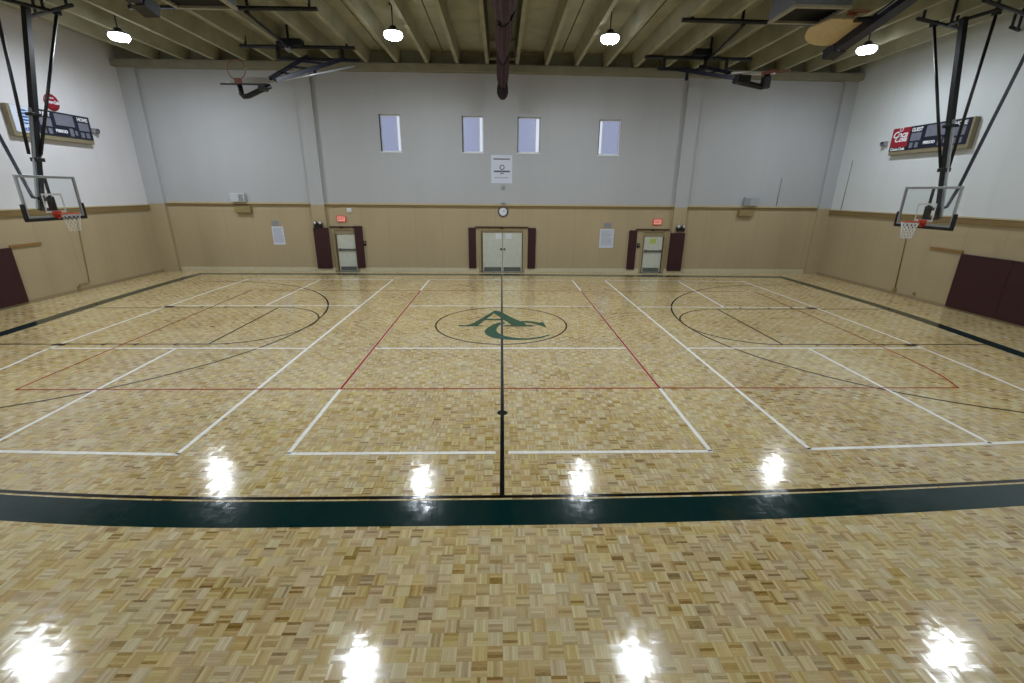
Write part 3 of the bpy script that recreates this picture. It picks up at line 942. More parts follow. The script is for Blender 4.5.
def scoreboard(label, loc, rz, width, h, ad, near):
    t = thing('scoreboard', label, 'scoreboard', loc, rz, 'scoreboards')
    d = 0.17
    w2 = width / 2
    MB().box(-w2 - (0.07 if near < 0 else 0.0), w2 + (0.07 if near > 0 else 0.0), -d, -0.002, -0.12, h, 0.012).build('cabinet', M['tan_case'], t)
    x0 = -w2 + 0.78               # advert on the left, score face on the right
    MB().box(x0, w2 - 0.02, -d - 0.02, -d + 0.005, 0.02, h - 0.01, 0.004).build('score_face', M['navy'], t)
    yf = -d - 0.028
    def disp(a, b2, c, e):
        MB().box(x0 + a, x0 + b2, yf, -d - 0.015, c, e, 0.004).build('display', M['display'], t)
    W_ = w2 - 0.02 - x0
    disp(0.08, 0.50, 0.30, h - 0.24); disp(W_ - 0.52, W_ - 0.10, 0.30, h - 0.24)
    disp(0.66, W_ - 0.68, h - 0.42, h - 0.06)
    disp(0.10, 0.24, 0.07, 0.24); disp(0.32, 0.46, 0.07, 0.24)
    disp(W_ - 0.50, W_ - 0.36, 0.07, 0.24); disp(W_ - 0.28, W_ - 0.14, 0.07, 0.24)
    disp(W_ / 2 + 0.10, W_ / 2 + 0.24, 0.07, 0.32); disp(W_ / 2 + 0.30, W_ / 2 + 0.40, 0.12, 0.27)
    yl = yf
    text('lettering', 'GUEST', 0.17, M['paper'], t, (x0 + 0.29, yl, h - 0.14), 0.44, 0.0, bold=0.006)
    text('lettering', 'HOME', 0.17, M['paper'], t, (x0 + W_ - 0.31, yl, h - 0.14), 0.42, 0.0, bold=0.006)
    text('lettering', 'PERIOD', 0.13, M['paper'], t, (x0 + W_ / 2 - 0.22, yl, 0.19), 0.44, 0.0, bold=0.006)
    ya = -d - 0.02
    if ad == 'red':
        p = MB().box(-w2 + 0.01, x0 - 0.01, ya, -d + 0.005, 0.14, h - 0.01, 0.004).build('advert_panel', M['red_panel'], t)
        tag(p, 'red advert panel with white script')
        xc = -w2 + 0.39
        text('lettering', 'Coca', 0.30, M['paper'], p, (xc - 0.02, ya - 0.006, 0.56), 0.62, 0.35, bold=0.008)
        text('lettering', 'Cola', 0.26, M['paper'], p, (xc + 0.04, ya - 0.006, 0.40), 0.52, 0.35, bold=0.008)
        e = MB()
        e.lathe([(0.05, 0.0), (0.075, 0.0), (0.075, 0.006), (0.05, 0.006), (0.05, 0.0)], (xc, ya - 0.002, 0.74), 20, Rx)
        e.build('emblem', M['paper'], p)
        q = MB().box(-w2 + 0.01, x0 - 0.01, ya, -d + 0.005, 0.01, 0.13, 0.004).build('advert_strip', M['navy'], t)
        text('lettering', 'Coca-Cola', 0.13, M['paper'], q, (xc, ya - 0.006, 0.07), 0.62, 0.2, bold=0.006)
    else:
        p = MB().box(-w2 + 0.01, x0 - 0.01, ya, -d + 0.005, 0.01, h - 0.01, 0.004).build('advert_panel', M['paper_blue'], t)
        tag(p, 'white advert panel with a blue striped globe')
        xc, zc, R = -w2 + 0.40, h * 0.60, 0.24
        for k in range(5):
            g_ = MB()
            zt = R * (0.86 - 0.40 * k)
            th = R * 0.20
            top, bot = [], []
            for i in range(17):
                u = -1 + 2 * i / 16
                def cl(z):
                    z = max(-R * 0.99, min(R * 0.99, z))
                    return z
                za = cl(zt + 0.10 * R * (1 - u * u) - 0.05 * R)
                zb_ = cl(zt - th * (1 - 0.55 * abs(u)) + 0.02 * R * u)
                ra = math.sqrt(max(0.0, R * R - zt * zt)) if abs(zt) < R else 0.0
                rb = math.sqrt(max(0.0, R * R - (zt - th) ** 2)) if abs(zt - th) < R else 0.0
                top.append((xc + ra * u, ya - 0.004, zc + za))
                bot.append((xc + rb * u, ya - 0.004, zc + zb_))
            for i in range(16):
                g_.face([top[i], bot[i], bot[i + 1], top[i + 1]])
            g_.build('globe_stripe', M['blue_logo'], p)
        text('lettering', 'at&t', 0.16, M['blue_logo'], p, (xc, ya - 0.006, 0.12), 0.38, bold=0.004)
    return t

scoreboard('wide scoreboard on the left wall with a white globe advert', (XL, 17.25, 5.24), PI / 2, 2.85, 0.80, 'white', -1)
scoreboard('wide scoreboard on the right wall with a red script advert', (XR, 16.68, 5.12), -PI / 2, 3.0, 0.80, 'red', 1)
t = thing('round_sign', 'round red drink sign on the left wall above the scoreboard', 'sign', (XL, 17.52, 6.345), PI / 2)
MB().lathe([(0, 0.002), (0.26, 0.002), (0.27, 0.02), (0.255, 0.05), (0.0, 0.055)], (0, 0, 0), 32, Rx).build('disc', M['red_panel'], t)
text('lettering', 'Coca-Cola', 0.15, M['paper'], t, (0.0, -0.06, 0.0), 0.46, 0.3, bold=0.008)
text('lettering', 'Drink', 0.08, M['paper'], t, (-0.03, -0.06, 0.13), 0.2, 0.2, bold=0.003)

# ------------------------------------------------------------------ hoops in use at both ends
def net(cx, cy, z, r, h, parent, cord, n=12, rows=6):
    b_ = MB()
    def P(i, k):
        t_ = i / rows
        rr = r * (1 - 0.42 * t_ ** 0.8)
        a = 2 * PI * (k + 0.5 * (i % 2)) / n
        return Vector((cx + rr * math.cos(a), cy + rr * math.sin(a), z - h * t_))
    for i in range(rows):
        for k in range(n):
            a = P(i, k)
            for dk in ((0, 1) if i % 2 else (-1, 0)):
                b_.tube([a, P(i + 1, k + dk)], cord, 4, caps=False)
    return b_.build('net', M['net'], parent)


def end_hoop(label, s, width, cord, bx, by, bz0, mast, braces, diag, pipeA, pipeB, conn, extra):
    """s = +1: on the right, board facing -x; all points absolute"""
    t = thing('basketball_hoop', label, 'basketball hoop', (bx, by, 0), group='ceiling hung glass hoops')
    O = Vector((bx, by, 0))
    def L(p):
        return Vector(p) - O
    f = -s                                     # towards the court
    W2, H = width / 2, 1.06
    z0, z1 = bz0, bz0 + H
    MB().box(-0.008, 0.008, -W2 + 0.03, W2 - 0.03, z0 + 0.03, z1 - 0.03).build('backboard', M['glass'], t)
    fr = MB()
    fr.box(-0.025, 0.025, -W2, W2, z1 - 0.065, z1, 0.005).box(-0.025, 0.025, -W2, W2, z0, z0 + 0.06, 0.005)
    fr.box(-0.025, 0.025, -W2, -W2 + 0.06, z0 + 0.06, z1 - 0.065, 0.005).box(-0.025, 0.025, W2 - 0.06, W2, z0 + 0.06, z1 - 0.065, 0.005)
    fo = fr.build('board_frame', M['steel_grey'], t)
    sp = MB()
    a, b2 = sorted((s * 0.015, s * 0.06))
    sp.box(a, b2, -0.03, 0.03, z0 + 0.06, z1 - 0.06, 0.004)
    tag(sp.build('support_bar', M['steel_black'], fo), 'dark upright bar behind the glass')
    tq = MB()
    xq = f * 0.012
    a, b2 = sorted((xq, xq + f * 0.003))
    for y0, y1, q0, q1 in ((-0.29, 0.29, 0.57, 0.615), (-0.29, 0.29, 0.13, 0.175), (-0.29, -0.25, 0.175, 0.57), (0.25, 0.29, 0.175, 0.57)):
        tq.box(a, b2, y0, y1, z0 + q0, z0 + q1)
    tq.build('target_square', M['square'], t)
    pd = MB()
    pd.box(-0.04, 0.04, -W2 - 0.05, W2 + 0.05, z0 - 0.07, z0 + 0.012, 0.012)
    for q in (-1, 1):
        a, b2 = sorted((q * (W2 - 0.012), q * (W2 + 0.055)))
        pd.box(-0.04, 0.04, a, b2, z0 - 0.03, z0 + 0.36, 0.012)
    tag(pd.build('edge_padding', M['pad_black'], t), 'black padding')
    rz, rr0 = z0 + 0.11, 0.20
    rc = f * (0.17 + rr0)
    rm = MB()
    rm.tube([(rc + rr0 * math.cos(2 * PI * k / 40), rr0 * math.sin(2 * PI * k / 40), rz) for k in range(40)], 0.012, 8, closed=True)
    a, b2 = sorted((f * 0.012, f * 0.035))
    rm.box(a, b2, -0.13, 0.13, rz - 0.15, rz + 0.06, 0.006)
    rm.bar((f * 0.03, 0.06, rz - 0.03), (f * 0.23, 0.13, rz), 0.05, 0.02).bar((f * 0.03, -0.06, rz - 0.03), (f * 0.23, -0.13, rz), 0.05, 0.02)
    rm.bar((f * 0.03, 0.0, rz - 0.13), (f * 0.17, 0, rz - 0.01), 0.10, 0.025)
    ro = tag(rm.build('rim', M['orange'], t), 'orange rim')
    net(rc, 0, rz - 0.01, rr0, 0.45, ro, cord)
    # mast, hanging from the ceiling pipes
    m0, m1 = L(mast[0]), L(mast[1])
    dm = (m1 - m0)
    ms = MB()
    ms.bar(m0 + dm * 0.46, m1, 0.135, 0.135, (0, 1, 0))
    mo = ms.build('mast', M['steel_black'], t)
    lo = MB()
    lo.bar(m0 - dm * 0.01, m0 + dm * 0.50, 0.11, 0.12, (0, 1, 0))
    lo.build('lower_mast', M['steel_black'], t)
    st = MB()
    st.bar(m0 + dm * 0.0 + Vector((0, -0.095, 0)), m0 + dm * 0.5 + Vector((0, -0.10, 0)), 0.05, 0.06, (0, 1, 0))
    tag(st.build('height_adjuster', M['steel_grey'], t), 'pale grey adjuster tube along the lower mast')
    cl = MB()
    c0 = m0 + dm * 0.47
    cl.box(c0.x - 0.10, c0.x + 0.10, c0.y - 0.15, c0.y + 0.12, c0.z - 0.04, c0.z + 0.04, 0.008)
    cl.build('collar', M['steel_black'], mo)
    cl = MB()
    c1 = m0 + dm * 0.245
    cl.box(c1.x - 0.09, c1.x + 0.09, c1.y - 0.12, c1.y + 0.12, c1.z - 0.05, c1.z + 0.05, 0.008)
    cl.build('collar', M['steel_black'], mo)
    ar = MB()
    for zz_ in (0.20, 0.46):
        p0 = m0 + dm * ((zz_ + z0 - m0.z) / dm.z)
        ar.bar((s * 0.02, 0.0, z0 + zz_), p0, 0.08, 0.08)
    ar.box(*sorted((s * 0.02, s * 0.07)), -0.10, 0.10, z0 + 0.12, z0 + 0.54, 0.01)
    ar.build('board_bracket', M['steel_black'], t)
    for p, q in braces:
        bo = MB().tube([L(p), L(q)], 0.038, 10).build('brace', M['steel_black'], t)
        MB().box(*[c_ for i in range(3) for c_ in (L(p)[i] - 0.07, L(p)[i] + 0.07)], 0.01).build('clamp', M['steel_black'], bo)
    MB().tube([L(p) for p in diag], 0.042, 10).build('folding_brace', M['steel_navy'], t)
    for a_, b_ in (pipeA, pipeB, conn) + tuple(extra):
        po = MB().tube([L(a_), L(b_)], 0.045, 10).build('ceiling_pipe', M['steel_black'], t)
        for fr_ in (0.12, 0.88):
            q = L(a_) + (L(b_) - L(a_)) * fr_
            MB().bar(q, (q.x, q.y, ZC - 0.01), 0.05, 0.05).build('pipe_hanger', M['steel_black'], po)
    return t

end_hoop('glass backboard hoop hanging before the right wall', 1, 1.74, 0.009, 11.95, 12.90, 2.75,
         ((12.45, 13.02, 3.0), (12.45, 13.96, 8.12)),
         (((12.03, 14.39, 8.1), (12.42, 13.32, 4.25)), ((12.84, 13.47, 8.1), (12.50, 13.18, 4.25))),
         [(12.42, 13.04, 3.20), (12.66, 13.06, 3.27), (12.87, 13.08, 3.83), (13.46, 13.0, 6.98), (13.68, 13.0, 8.12)],
         ((11.23, 14.02, 8.1), (13.08, 14.70, 8.1)), ((11.74, 12.75, 8.1), (13.9, 13.66, 8.1)), ((12.43, 14.50, 8.1), (12.72, 13.17, 8.1)),
         (((14.36, 14.51, 8.1), (14.86, 14.75, 8.1)),))
end_hoop('glass backboard hoop hanging before the left wall', -1, 1.64, 0.0024, -11.95, 12.86, 2.82,
         ((-12.45, 13.02, 3.05), (-12.56, 14.38, 8.12)),
         (((-12.04, 14.69, 8.1), (-12.42, 13.42, 4.42)), ((-12.42, 13.42, 8.1), (-12.50, 13.18, 4.42))),
         [(-12.42, 13.0, 3.30), (-12.58, 13.0, 3.34), (-12.93, 13.0, 4.81), (-13.66, 13.0, 8.12)],
         ((-13.03, 15.03, 8.1), (-11.18, 14.17, 8.1)), ((-13.9, 13.9, 8.1), (-11.9, 13.0, 8.1)), ((-12.10, 14.62, 8.1), (-12.88, 13.44, 8.1)),
         ())

# ------------------------------------------------------------------ folded cross-court hoops
def fan_board(mb, w, d, th, M4):
    """fan shaped board outline in local xy, thickness along z"""
    pts = []
    for k in range(25):
        a = PI * k / 24
        pts.append((w / 2 * math.cos(a), d * 0.32 + d * 0.68 * math.sin(a) ** 0.9 if 0 < k < 24 else d * 0.32))
    pts += [(-w * 0.30, 0.0), (w * 0.30, 0.0)]
    mb.prism([M4 @ Vector((x, y, 0)) for x, y in pts], M4.to_3x3() @ Vector((0, 0, th)))
    return mb


def pipe_part(t, a, b, r=0.05, hang=(0.1, 0.9)):
    po = MB().tube([a, b], r, 10).build('ceiling_pipe', M['steel_black'], t)
    a, b = Vector(a), Vector(b)
    for fr_ in hang:
        q = a + (b - a) * fr_
        MB().bar(q, (q.x, q.y, ZC - 0.01), 0.06, 0.06).build('pipe_hanger', M['steel_black'], po)


# far left: swung up towards the camera
t = thing('folded_hoop', 'folded up basketball hoop under the ceiling at the far left', 'basketball hoop', (-6.9, 18.3, 0), group='hoops folded up to the ceiling')
O = Vector((-6.9, 18.3, 0))
def R(*p):
    return Vector(p) - O
pipe_part(t, R(-10.2, 14.85, 8.3), R(-5.06, 14.75, 8.3), 0.055, (0.3, 0.96))
pipe_part(t, R(-9.06, 18.3, 8.3), R(-5.11, 18.3, 8.3), 0.06, (0.05, 0.93))
pipe_part(t, R(-7.04, 14.8, 8.22), R(-7.32, 18.3, 8.22), 0.04, (0.05, 0.95))
MB().box(-0.85, 0.0, -0.18, 0.16, 8.30, 8.52, 0.02).build('winch', M['steel_navy'], t)
MB().lathe([(0, -0.1), (0.09, -0.1), (0.09, 0.1), (0, 0.1)], (-0.42, -0.22, 8.18), 16, Rx).build('winch_drum', M['steel_grey'], t)
lb = MB()
lb.bar(R(-7.75, 18.25, 7.93), R(-4.95, 18.25, 7.90), 0.08, 0.10)
for x in (-7.78, -5.55):
    lb.bar(R(x, 18.27, 7.9), R(x, 18.27, 8.3), 0.09, 0.09)
lb.build('lower_frame', M['steel_black'], t)
am = MB()
am.bar(R(-5.55, 18.2, 7.93), R(-6.82, 15.55, 6.70), 0.11, 0.12)
am.bar(R(-6.75, 18.2, 8.0), R(-7.0, 15.65, 6.78), 0.09, 0.10)
for q in (0.25, 0.5, 0.75):
    am.bar(R(-5.55, 18.2, 7.93).lerp(R(-6.82, 15.55, 6.70), q), R(-6.75, 18.2, 8.0).lerp(R(-7.0, 15.65, 6.78), q), 0.06, 0.06)
am.bar(R(-5.55, 18.2, 7.93).lerp(R(-6.82, 15.55, 6.70), 0.45) - Vector((0, 0, 0.0)), R(-5.55, 18.2, 7.93).lerp(R(-6.82, 15.55, 6.70), 0.45) - Vector((0, 0, 0.22)), 0.08, 0.08)
am.build('swing_arm', M['steel_navy'], t)
am = MB()
am.tube([R(-5.15, 18.2, 7.72), R(-6.86, 15.5, 6.64)], 0.03, 8)
am.build('tie_rod', M['steel_grey'], t)
Mb = Matrix.Translation(R(-7.72, 15.5, 6.57)) @ Matrix.Rotation(math.radians(22), 4, 'X')
MB_ = MB()
fan_board(MB_, 1.37, 0.95, 0.03, Mb)
bo = tag(MB_.build('backboard', M['board_white'], t), 'pale fan shaped backboard lying nearly flat')
er = MB()
er.bar(R(-8.42, 15.46, 6.575), R(-7.02, 15.46, 6.58), 0.04, 0.045)
er.build('board_edge', M['steel_black'], bo)
rm = MB()
rm.tube([R(-7.90 + 0.265 * math.cos(2 * PI * k / 36), 15.5 + 0.03 * math.sin(2 * PI * k / 36), 6.97 + 0.275 * math.sin(2 * PI * k / 36)) for k in range(36)], 0.013, 8, closed=True)
rm.box(-7.90 + 6.9 - 0.09, -7.90 + 6.9 + 0.09, 15.44 - 18.3, 15.56 - 18.3, 6.58, 6.74, 0.01)
tag(rm.build('rim', M['rust'], t), 'faded orange rim standing upright')
gb = MB()
gb.tube([R(-7.88, 15.5, 6.57), R(-7.86, 15.5, 6.32), R(-7.80, 15.5, 6.25), R(-7.66, 15.5, 6.27), R(-7.25, 15.6, 6.48), R(-7.05, 15.7, 6.58)], 0.075, 10)
gb.box(-7.25 + 6.9 - 0.1, -7.25 + 6.9 + 0.12, 15.5 - 18.3, 15.7 - 18.3, 6.42, 6.56, 0.015)
gb.build('goose_neck', M['steel_black'], t)

# far right: mirrored unit, seen edge-on
t = thing('folded_hoop', 'folded up basketball hoop under the ceiling at the far right', 'basketball hoop', (7.0, 18.8, 0), group='hoops folded up to the ceiling')
O = Vector((7.0, 18.8, 0))
pipe_part(t, R(5.19, 15.07, 8.3), R(10.2, 15.2, 8.3), 0.06, (0.06, 0.6))
pipe_part(t, R(5.27, 18.82, 8.3), R(9.29, 18.92, 8.3), 0.06, (0.05, 0.95))
pipe_part(t, R(7.02, 15.1, 8.22), R(7.6, 18.8, 8.22), 0.04, (0.05, 0.95))
MB().box(0.05, 0.65, -0.18, 0.16, 8.32, 8.56, 0.02).build('winch', M['steel_navy'], t)
lb = MB()
lb.bar(R(5.75, 18.75, 7.92), R(7.5, 18.75, 7.86), 0.08, 0.10)
for x in (5.98, 7.5, 8.3):
    lb.bar(R(x, 18.77, 7.86), R(x, 18.77, 8.3), 0.09, 0.09)
lb.build('lower_frame', M['steel_black'], t)
am = MB()
am.bar(R(6.55, 18.7, 7.88), R(7.65, 16.3, 7.10), 0.11, 0.12)
am.bar(R(7.3, 18.7, 8.0), R(7.75, 16.35, 7.22), 0.09, 0.10)
for q in (0.25, 0.5, 0.75):
    am.bar(R(6.55, 18.7, 7.88).lerp(R(7.65, 16.3, 7.10), q), R(7.3, 18.7, 8.0).lerp(R(7.75, 16.35, 7.22), q), 0.06, 0.06)
am.bar(R(6.7, 18.3, 7.75), R(6.7, 18.3, 7.45), 0.09, 0.09)
am.build('swing_arm', M['steel_navy'], t)
Mb = Matrix.Translation(R(8.12, 15.95, 7.18)) @ Matrix.Rotation(math.radians(9), 4, 'X')
MB_ = MB()
fan_board(MB_, 1.37, 0.95, 0.05, Mb)
tag(MB_.build('backboard', M['board_white'], t), 'pale fan shaped backboard lying flat')
rm = MB()
rm.tube([R(8.78 + 0.25 * math.cos(2 * PI * k / 36), 15.9 + 0.235 * math.sin(2 * PI * k / 36), 7.24 + 0.02 * math.sin(2 * PI * k / 36)) for k in range(36)], 0.014, 8, closed=True)
rm.bar(R(8.22, 15.9, 7.16), R(8.56, 15.9, 7.24), 0.14, 0.10)
tag(rm.build('rim', M['rust'], t), 'faded orange rim lying flat beyond the board')
gb = MB()
gb.tube([R(8.4, 15.95, 7.16), R(8.42, 15.95, 6.86), R(8.28, 15.95, 6.80), R(7.7, 16.0, 6.92), R(7.45, 16.2, 7.02)], 0.085, 10)
gb.box(7.45 - 7.0, 7.85 - 7.0, 15.85 - 18.8, 16.15 - 18.8, 6.90, 7.12, 0.02)
gb.box(8.26 - 7.0, 8.5 - 7.0, 15.85 - 18.8, 16.05 - 18.8, 6.76, 7.1, 0.02)
gb.build('goose_neck', M['steel_black'], t)

# near ones, one on each side
def near_hoop(label, s, x0, y_root, y_tip, full):
    t = thing('folded_hoop', label, 'basketball hoop', (s * x0, y_root, 0), group='hoops folded up to the ceiling')
    am = MB()
    ly = y_tip - y_root
    root, tip = Vector((s * 0.25, 0, 7.98)), Vector((0, ly, 7.22))
    am.bar(root, tip, 0.30, 0.20)
    am.build('swing_arm', M['steel_navy'], t)
    cap = MB()
    cap.bar(tip - (tip - root).normalized() * 0.35, tip + (tip - root).normalized() * 0.04, 0.34, 0.24)
    cap.build('arm_end', M['steel_black'], t)
    pl = MB()
    pl.bar(tip + Vector((-0.06, 0.02, -0.10)), tip - (tip - root).normalized() * 0.42 + Vector((-0.06, 0, -0.10)), 0.06, 0.02)
    tag(pl.build('wear_plate', M['steel_grey'], t), 'small grey plate')
    cr_ = MB()
    q = root.lerp(tip, 0.52)
    cr_.bar(q + Vector((-s * 0.45, 0.10, 0.06)), q + Vector((s * 0.3, -0.05, 0.06)), 0.20, 0.06)
    cr_.bar(q + Vector((-0.05, 0.3, -0.09)), q + Vector((0.2, 0.35, -0.09)), 0.05, 0.03)
    cr_.build('cross_plate', M['steel_black'], t)
    rr_ = MB()
    for dx in (-0.14, 0.16):
        rr_.tube([root + Vector((dx, 0.1, 0.03)), root.lerp(tip, 0.45) + Vector((dx, 0, 0.04))], 0.025, 8)
    rr_.build('tie_rod', M['steel_grey'], t)
    if full:
        Mb = Matrix.Translation(Vector((s * -0.38, ly - 1.18, 7.67))) @ Matrix.Rotation(math.radians(-18), 4, 'X')
        B = MB()
        fan_board(B, 1.62, 1.0, 0.035, Mb)
        tag(B.build('backboard', M['wood'], t), 'plywood fan shaped backboard lying flat above the arm')
        rm = MB()
        c = Vector((-s * 0.42, ly - 1.46, 7.75))
        rm.tube([c + Vector((0.25 * math.cos(2 * PI * k / 36), 0.23 * math.sin(2 * PI * k / 36), 0.05 * math.sin(2 * PI * k / 36))) for k in range(36)], 0.014, 8, closed=True)
        rm.box(c.x - 0.1, c.x + 0.1, c.y + 0.2, c.y + 0.3, c.z - 0.02, c.z + 0.04, 0.006)
        tag(rm.build('rim', M['rust'], t), 'faded orange rim')
    pipe_part(t, (-s * 1.2, -0.1, 8.2), (s * 1.6, -0.1, 8.2), 0.05, (0.2, 0.8))
    MB().tube([(s * 0.25, -0.1, 8.2), (s * 0.25, 0.0, 7.95)], 0.07, 10).build('pivot', M['steel_black'], t)
    return t

near_hoop('folded up hoop with plywood fan board near the right heater', 1, 9.0, 11.2, 14.0, True)
near_hoop('folded up hoop arm at the top edge near the left heater', -1, 7.55, 8.9, 11.65, False)

# ------------------------------------------------------------------ unit heaters under the ceiling
def heater(label, x0, x1, y0, y1, z0):
    t = thing('unit_heater', label, 'heater', ((x0 + x1) / 2, (y0 + y1) / 2, z0), group='ceiling unit heaters')
    a, b2 = (x1 - x0) / 2, (y1 - y0) / 2
    c = MB()
    for p in ((-a, -a + 0.03, -b2, b2), (a - 0.03, a, -b2, b2), (-a + 0.03, a - 0.03, -b2, -b2 + 0.03), (-a + 0.03, a - 0.03, b2 - 0.03, b2)):
        c.box(p[0], p[1], p[2], p[3], 0.02, 0.62)
    c.box(-a, a, -b2, b2, 0.62, 0.66)
    c.build('casing', M['heater'], t)
    fr = MB()
    w_ = 0.07
    for p in ((-a - .02, -a + w_, -b2 - .02, b2 + .02), (a - w_, a + .02, -b2 - .02, b2 + .02), (-a + w_, a - w_, -b2 - .02, -b2 + w_), (-a + w_, a - w_, b2 - w_, b2 + .02)):
        fr.box(p[0], p[1], p[2], p[3], -0.01, 0.05, 0.006)
    tag(fr.build('frame', M['heater_frame'], t), 'light rim around the opening')
    lv = MB()
    n = 7
    for k in range(n):
        y = -b2 + 0.12 + (2 * b2 - 0.24) * k / (n - 1)
        lv.bar((-a + w_, y, 0.10), (a - w_, y, 0.10), 0.13, 0.012, (0, 0.6, 0.8))
    lv.build('louvres', M['louvre'], t)
    MB().box(-a + 0.04, a - 0.04, -b2 + 0.04, b2 - 0.04, 0.24, 0.26).build('fan_shroud', M['louvre'], t)
    hg = MB()
    for sx in (-1, 1):
        for sy in (-1, 1):
            hg.tube([(sx * (a - 0.08), sy * (b2 - 0.08), 0.66), (sx * (a - 0.08), sy * (b2 - 0.08), ZC - z0 - 0.01)], 0.018, 8)
    hg.build('hanger_rods', M['steel_black'], t)

heater('grey unit heater hung under the ceiling at the upper right', 6.97, 8.33, 12.5, 13.62, 7.8)
heater('grey unit heater hung under the ceiling at the upper left', -8.0, -6.55, 11.9, 13.34, 7.8)

# ------------------------------------------------------------------ gathered divider curtain
t = thing('divider_curtain', 'gathered maroon divider curtain hung along the ceiling centre line', 'curtain', (0.06, 15.0, 0))
cu = MB()
prof = []   # y, half width, bottom z, top z
for y, hw, zb in ((8.5, 0.30, 7.62), (11.0, 0.29, 7.60), (12.6, 0.28, 7.62), (13.5, 0.26, 7.70), (14.0, 0.19, 7.80), (14.6, 0.20, 7.72), (15.6, 0.21, 7.62), (16.6, 0.19, 7.62), (17.5, 0.14, 7.72), (18.3, 0.19, 7.56), (19.0, 0.20, 7.44), (19.6, 0.20, 7.36), (19.9, 0.17, 7.42)):
    prof.append((y, hw, zb))
rings = []
n = 64
pr = spline([Vector(p) for p in prof], 5)
for p in pr:
    y, hw, zb = p
    zt = 8.62
    ring = []
    for k in range(n):
        a = 2 * PI * k / n
        wob = 1 + 0.22 * math.cos(11 * a + 0.4 * math.sin(y * 1.7)) + 0.05 * math.sin(5 * a + y)
        ring.append(cu.bm.verts.new((hw * math.cos(a) * wob, y - 15.0, (zb + zt) / 2 + (zt - zb) / 2 * math.sin(a) * (1 + 0.25 * (wob - 1)))))
    rings.append(ring)
for A, B in zip(rings, rings[1:]):
    for k in range(n):
        f_ = cu.bm.faces.new((A[k], A[(k + 1) % n], B[(k + 1) % n], B[k]))
        f_.smooth = True
cu.bm.faces.new(rings[0][::-1]); cu.bm.faces.new(rings[-1])
cu.build('curtain_bundle', M['curtain'], t)
ts = MB()
rings = []
for z, hw in ((7.75, 0.10), (7.62, 0.155), (7.45, 0.185), (7.25, 0.19), (7.12, 0.15), (7.02, 0.07)):
    ring = []
    for k in range(48):
        a = 2 * PI * k / 48
        wob = 1 + 0.20 * math.cos(9 * a + z * 3)
        ring.append(ts.bm.verts.new((hw * wob * math.cos(a), 4.85 + hw * wob * math.sin(a), z)))
    rings.append(ring)
for A, B in zip(rings, rings[1:]):
    for k in range(48):
        f_ = ts.bm.faces.new((A[k], A[(k + 1) % 48], B[(k + 1) % 48], B[k]))
        f_.smooth = True
ts.bm.faces.new(rings[0][::-1]); ts.bm.faces.new(rings[-1])
tag(ts.build('curtain_tail', M['curtain_dark'], t), 'dark loose tail hanging at the far end')
for y, hw, zb in ((14.0, 0.20, 7.77), (17.5, 0.155, 7.68), (19.78, 0.20, 7.36)):
    st = MB()
    zt = 8.66
    pts = [(hw * 1.08 * math.cos(2 * PI * k / 32), y - 15, (zb + zt) / 2 + (zt - zb) / 2 * 1.06 * math.sin(2 * PI * k / 32)) for k in range(32)]
    st.tube(pts, 0.022, 6, closed=True)
    if y == 14.0:
        st.bar((0.20, -1.02, 7.85), (0.30, -1.05, 8.05), 0.12, 0.05)
        st.bar((-0.15, -1.02, 7.78), (-0.05, -1.05, 7.70), 0.10, 0.05)
    tag(st.build('tie_strap', M['strap'], t), 'black strap')
MB().bar((0, -6.5, 8.74), (0, 5.2, 8.74), 0.10, 0.16).build('curtain_track', M['steel_black'], t)
for y, z in ((19.13, 8.84), (20.4, 8.55)):
    MB().bar((-0.62, y - 15, z), (0.60, y - 15, z), 0.06, 0.07).build('mounting_bar', M['heater_frame'], t)

# ------------------------------------------------------------------ lamps
def make_lamp():
    t = empty('ceiling_light')
    tag(t, 'x', 'ceiling light', 'round high bay lamps')
    ln = MB()
    ln.mat(0).lathe([(0.20, 0.055), (0.265, 0.03), (0.285, -0.02), (0.278, -0.06), (0.25, -0.10), (0.22, -0.12)], (0, 0, 0), 24)
    ln.mat(1).lathe([(0.22, -0.12), (0.12, -0.135), (0.0, -0.14)], (0, 0, 0), 24)
    tag(ln.build('lens', [M['lamp_side'], M['lamp']], t), 'glowing white lens')
    hd = MB()
    hd.lathe([(0.0, 0.20), (0.10, 0.20), (0.12, 0.12), (0.22, 0.09), (0.29, 0.045), (0.295, 0.03), (0.26, 0.045), (0.0, 0.06)], (0, 0, 0), 24)
    hd.build('hood', M['hood'], t)
    st = MB()
    st.tube([(0, 0, 0.19), (0, 0, ZC - 8.12)], 0.02, 8)
    st.lathe([(0.0, 0.0), (0.07, 0.0), (0.08, 0.05)], (0, 0, ZC - 8.12 - 0.06), 16)
    st.build('stem', M['hood'], t)
    return t

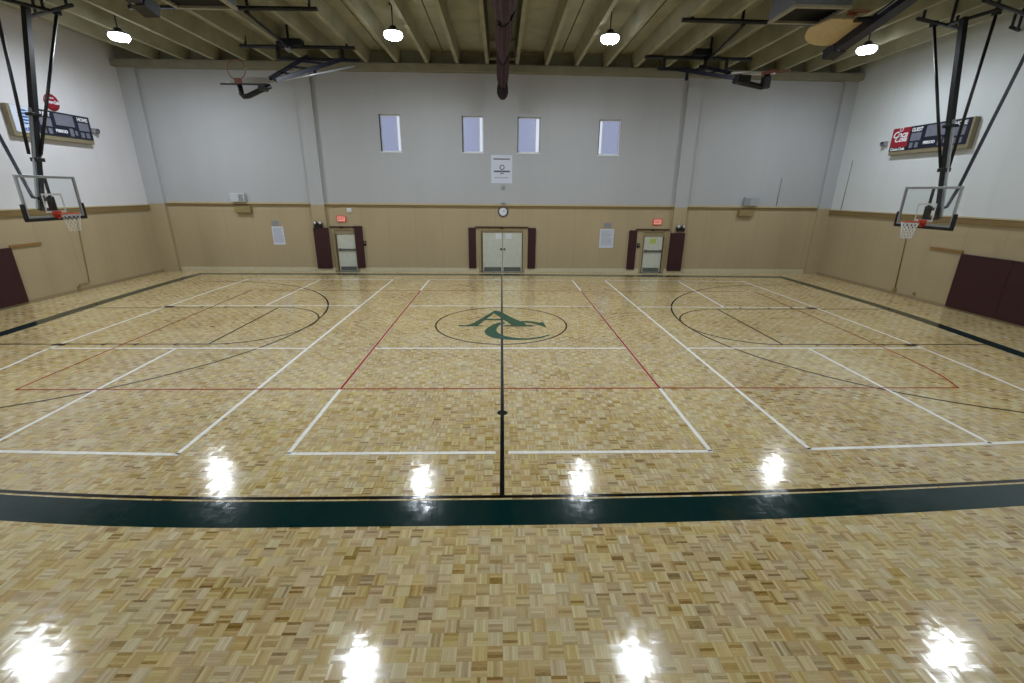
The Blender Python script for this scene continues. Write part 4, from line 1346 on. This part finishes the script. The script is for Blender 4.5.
LAMPS = [(-11.98, 16.72, 'high bay lamp nearest the left wall over the far court'),
         (-3.30, 16.1, 'high bay lamp left of the divider curtain over the far court'),
         (3.36, 16.1, 'high bay lamp right of the divider curtain over the far court'),
         (11.98, 16.75, 'high bay lamp beside the plywood fan board near the right wall'),
         (-11.95, 8.75, 'high bay lamp over the near court by the left wall, seen mirrored in the floor'),
         (-3.64, 8.45, 'high bay lamp over the near court left of the middle, mirrored in the floor'),
         (3.51, 8.35, 'high bay lamp over the near court right of the middle, mirrored in the floor'),
         (11.85, 8.45, 'high bay lamp over the near court by the right wall, seen mirrored in the floor')]
proto = make_lamp()
for i, (x, y, lab) in enumerate(LAMPS):
    o = proto if i == 0 else copy_tree(proto)
    o.location = (x, y, 8.12)
    o['label'] = lab
    for ch in o.children:                      # strength set per lamp, higher on the left to brighten that side
        if ch.name.startswith('lens'):
            ch.material_slots[1].link = 'OBJECT'
            ch.material_slots[1].material = glow('lamp_lens_glow', (238, 247, 255), 385.0 * (1.32, 1.06, 0.94, 0.86, 1.15, 1.0, 0.95, 0.9)[i])

# unseen lights added to brighten the near floor, standing in for a third row
for x in (-11.9, -3.55, 3.5, 11.85):
    ld = bpy.data.lights.new('near_row_fill', 'AREA')
    ld.shape = 'DISK'
    ld.size = 0.44
    ld.energy = 60.0
    ld.color = lin((238, 247, 255))[:3]
    lo_ = bpy.data.objects.new('near_row_fill', ld)
    lo_.location = (x, 0.5, 8.0)
    COL.objects.link(lo_)

# ------------------------------------------------------------------ daylight outside the windows
wd = bpy.data.worlds.new('daylight')
scene.world = wd
wd.use_nodes = True
bg = wd.node_tree.nodes['Background']
bg.inputs['Color'].default_value = lin((226, 230, 244))
bg.inputs['Strength'].default_value = 0.95

# ------------------------------------------------------------------ camera
cam = bpy.data.cameras.new('camera')
co = bpy.data.objects.new('camera', cam)
COL.objects.link(co)
PITCH, YAW, ROLL, CX, CH, FPX = 0.3210, 0.0266, -0.0085, -0.0184, 3.578, 450.41
fw = Vector((math.sin(YAW) * math.cos(PITCH), math.cos(YAW) * math.cos(PITCH), -math.sin(PITCH)))
rt = Vector((math.cos(YAW), -math.sin(YAW), 0))
dn = fw.cross(rt)
r2 = rt * math.cos(ROLL) + dn * math.sin(ROLL)
d2 = dn * math.cos(ROLL) - rt * math.sin(ROLL)
Mx = Matrix(((r2.x, -d2.x, -fw.x), (r2.y, -d2.y, -fw.y), (r2.z, -d2.z, -fw.z))).to_4x4()
Mx.translation = Vector((CX, 0, CH))
co.matrix_world = Mx
cam.sensor_fit = 'HORIZONTAL'
cam.sensor_width = 36.0
cam.lens = 36.0 * FPX / 1024.0
cam.clip_start = 0.05
cam.clip_end = 200
scene.camera = co

vs = scene.view_settings
vs.view_transform = 'Standard'
vs.look = 'None'
vs.gamma = 1.0
vs.use_curve_mapping = False
vs.exposure = 0.16
scene.cycles.use_denoising = True
scene.cycles.max_bounces = 8
scene.cycles.sample_clamp_indirect = 6.0
